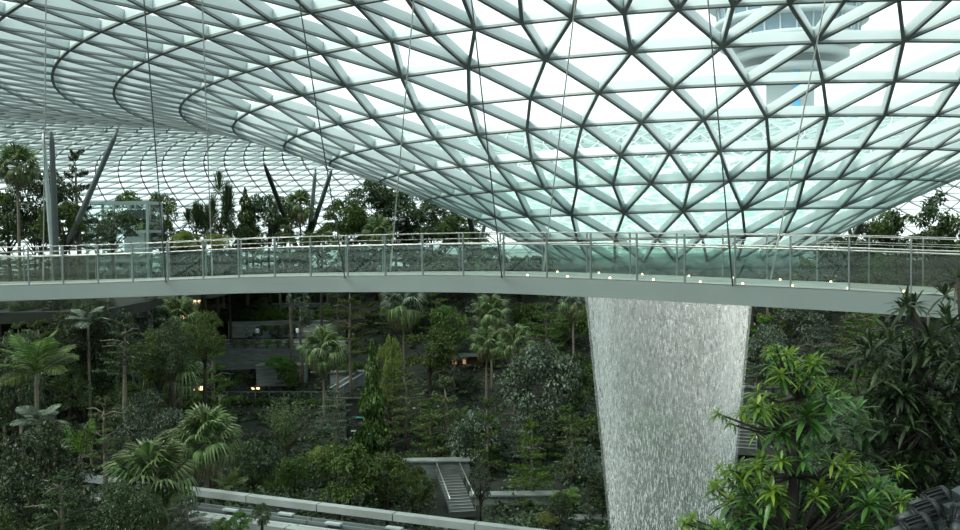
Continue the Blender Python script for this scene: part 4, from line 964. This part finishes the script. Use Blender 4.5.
# dark shrub at the right edge
DS=empty('foreground_shrub',(at(930,540,8.2).x,8.2,LZ),label='tall dark-leaved shrub with narrow leaves filling the right edge',cat='shrub'); o1=DS.location.copy()
wood=MB(); lb=MB(); tr=[Vector((0,0,-.05))]+[at(px,py,8.2)-o1 for px,py in ((928,500),(922,430),(918,370),(914,312))]; wood.tube(tr,[.06,.05,.04,.03,.015],8)
tr2=[Vector((.3,0,-.05))]+[at(px,py,8.5)-o1 for px,py in ((975,500),(968,400),(962,320),(958,280))]; wood.tube(tr2,[.06,.05,.04,.03,.015],8)
for px,py,n,L_,W_ in ((914,306,26,34,.16),(958,282,22,40,.12),(890,345,16,56,.13),(872,352,12,62,.11),(930,340,22,56,.14),(905,360,20,50,.15),(950,330,22,50,.14),(940,365,22,46,.16),(962,360,18,46,.15),(880,392,12,50,.12),(900,395,20,40,.18),(925,395,22,40,.18),(950,400,22,42,.18)):
    Y=8.2+rr.uniform(-.4,.5); c=at(px,py,Y)-o1; s=Y/FPX; b=min(tr+tr2,key=lambda v:(v-c).length); wood.tube([b,(b+c)/2,c],[.018,.012,.007],6); rosette(lb,c,(c-b).normalized() if (c-b).length>.01 else Vector((0,0,1)),n+8,L_*s*.66,L_*s*W_*.62,.4,rr,80,-45)
    for q in range(3): rosette(lb,c+Vector((rr.gauss(0,.14),rr.gauss(0,.2),rr.gauss(-.03,.09))),Vector((0,0,1)),14,24*s,24*s*.2,.35,rr,80,-45)
for i in range(230):
    px=rr.uniform(858,985); py=rr.uniform(385,520); 
    if px<880 and py<430 and rr.random()<.6: continue
    Y=8.3+rr.uniform(-.5,.9); c=at(px,py,Y)-o1; s=Y/FPX
    if i%3==0:
        b=min(tr+tr2,key=lambda v:(v-c).length); wood.tube([b,(b+c)/2+Vector((0,0,-.03)),c],[.014,.010,.005],5)
    rosette(lb,c,Vector((rr.uniform(-.6,.6),rr.uniform(-.6,.2),.5)),12,21*s,21*s*.26,.3,rr,70,-45)
wood.build('trunk',[M_barkd],DS); lb.build('foliage',[ML['foredark']],DS)
# thin-leaved low bushes between them
def lowbush(px0,px1,py0,py1,Y,n,L_,mk,label):
    b=empty('foreground_bush',(at((px0+px1)/2,540,Y).x,Y,LZ),label=label,cat='shrub'); o_=b.location.copy(); wood=MB(); lf=MB()
    for i in range(n):
        px=rr.uniform(px0,px1);py=rr.uniform(py0,py1); y_=Y+rr.uniform(-.4,.4); c=at(px,py,y_)-o_; s=y_/FPX
        if i%2==0: wood.tube([Vector((rr.uniform(-.1,.1),0,-.05)),c*.6+Vector((0,0,-.05)),c],[.02,.012,.005],5)
        rosette(lf,c,Vector((0,-.2,.4)),10,L_*s,L_*s*.25,.3,rr,75,-40)
    wood.build('stem',[M_barkd],b); lf.build('foliage',[ML[mk]],b)
lowbush(800,890,415,540,7.6,46,28,'foredark','dark narrow-leaved bush between the bright sapling and the right edge shrub')
lowbush(720,830,490,545,7.4,26,30,'foredark','dark low bush at the foot of the bright sapling')
# floodlights on a mast
M_fl=mat('black_floodlight',(.010,.013,.014),.5,spec=.3); M_flr=mat('floodlight_rim',(.030,.040,.042),.5)
mst=empty('lamp_mast',(at(962,545,5.6).x,5.9,LZ),label='dark steel mast carrying the floodlights in the lower right corner',cat='mast')
mz=at(962,512,5.6).z-LZ; mb=MB(); mb.tube([(0,0,0),(0,0,mz)],.035,12); mb.build('pole',[M_fl],mst)
mb=MB(); mb.lathe([(.10,0),(.10,.02),(.04,.05)],16); mb.build('base_plate',[M_fl],mst)
for q in ((924,503,5.55),(912,516,5.4),(903,531,5.25)):
    c=at(*q)+Vector((.06,0,-.10)); mb=MB(); mb.bar(c-mst.location,Vector((0,0,c.z-LZ-.12)),.025,.025); mb.build('bracket_arm',[M_fl],mst)
FLL=['upper floodlight of the stack in the lower right corner','middle floodlight of the stack in the lower right corner','lowest floodlight of the stack in the lower right corner']
def flood(px,py,Y,dirv,k,label):
    c=at(px,py,Y); o=empty('floodlight',c,label=label,cat='light',group='floodlights in the lower right corner'); d=Vector(dirv).normalized()
    def ring(t0,t1,r0,r1,name,m,seg=24):
        mb=MB(); mb.tube([d*t0*k,d*t1*k],[r0*k,r1*k],seg); return mb.build(name,[m],o)
    ring(0,.095,.034,.032,'lens_hood',M_flr); ring(.0955,.098,.029,.029,'lens',M_void); ring(-.012,.008,.042,.042,'clamp_ring',M_fl); ring(-.12,-.01,.056,.046,'housing',M_fl); ring(-.15,-.12,.066,.066,'rear_flange',M_fl)
    up=Vector((0,0,1))-d*d.z; up.normalize(); s=d.cross(up); mb=MB()
    for i in range(14):
        a=2*PI*i/14; q=(s*math.cos(a)+up*math.sin(a))*(.055*k); mb.bar(q-d*.12*k,q-d*.02*k,.006*k,.02*k,up=q)
    mb.build('cooling_fins',[M_fl],o)
    mb=MB()
    for sg in (-1,1): mb.bar(s*(sg*.068*k)-d*.06*k,s*(sg*.068*k)-d*.06*k-up*.10*k,.02*k,.008*k)
    mb.bar(s*.072*k-d*.06*k-up*.10*k,-s*.072*k-d*.06*k-up*.10*k,.02*k,.008*k); mb.build('yoke',[M_fl],o)
    return o
flood(924,503,5.55,(-1,-.2,-.22),1.,FLL[0]); flood(912,516,5.4,(-1,-.2,-.22),1.,FLL[1]); flood(903,531,5.25,(-1,-.2,-.22),1.,FLL[2])
flood(957,524,5.3,(-.55,-.8,-.5),.8,'right-hand floodlight with a pale lens hood in the lower right corner')
for i,(px,py,lb_) in enumerate(((949,508,'upper small grey junction box beside the floodlights'),(938,524,'lower small grey junction box beside the floodlights'),(960,495,'small grey junction box at the right edge above the floodlights'))):
    c=at(px,py,5.5); o=empty('junction_box',c,label=lb_,cat='box'); mb=MB(); M_=Euler((.3,-.25,.4)).to_matrix(); mb.box((0,0,0),(.065,.06,.04),M=M_); mb.build('case',[M_flr],o)
    mb=MB(); mb.box((0,0,.024),(.07,.065,.008),M=M_); mb.build('lid',[M_flr],o)
    mb=MB(); mb.tube([Vector((.0,0,-.02)),Vector((-.005,-.02,-.07)),Vector((.03,-.01,-.13)),Vector((.07,.05,-.16))],.009,8); mb.build('cable_conduit',[M_lsteel],o)
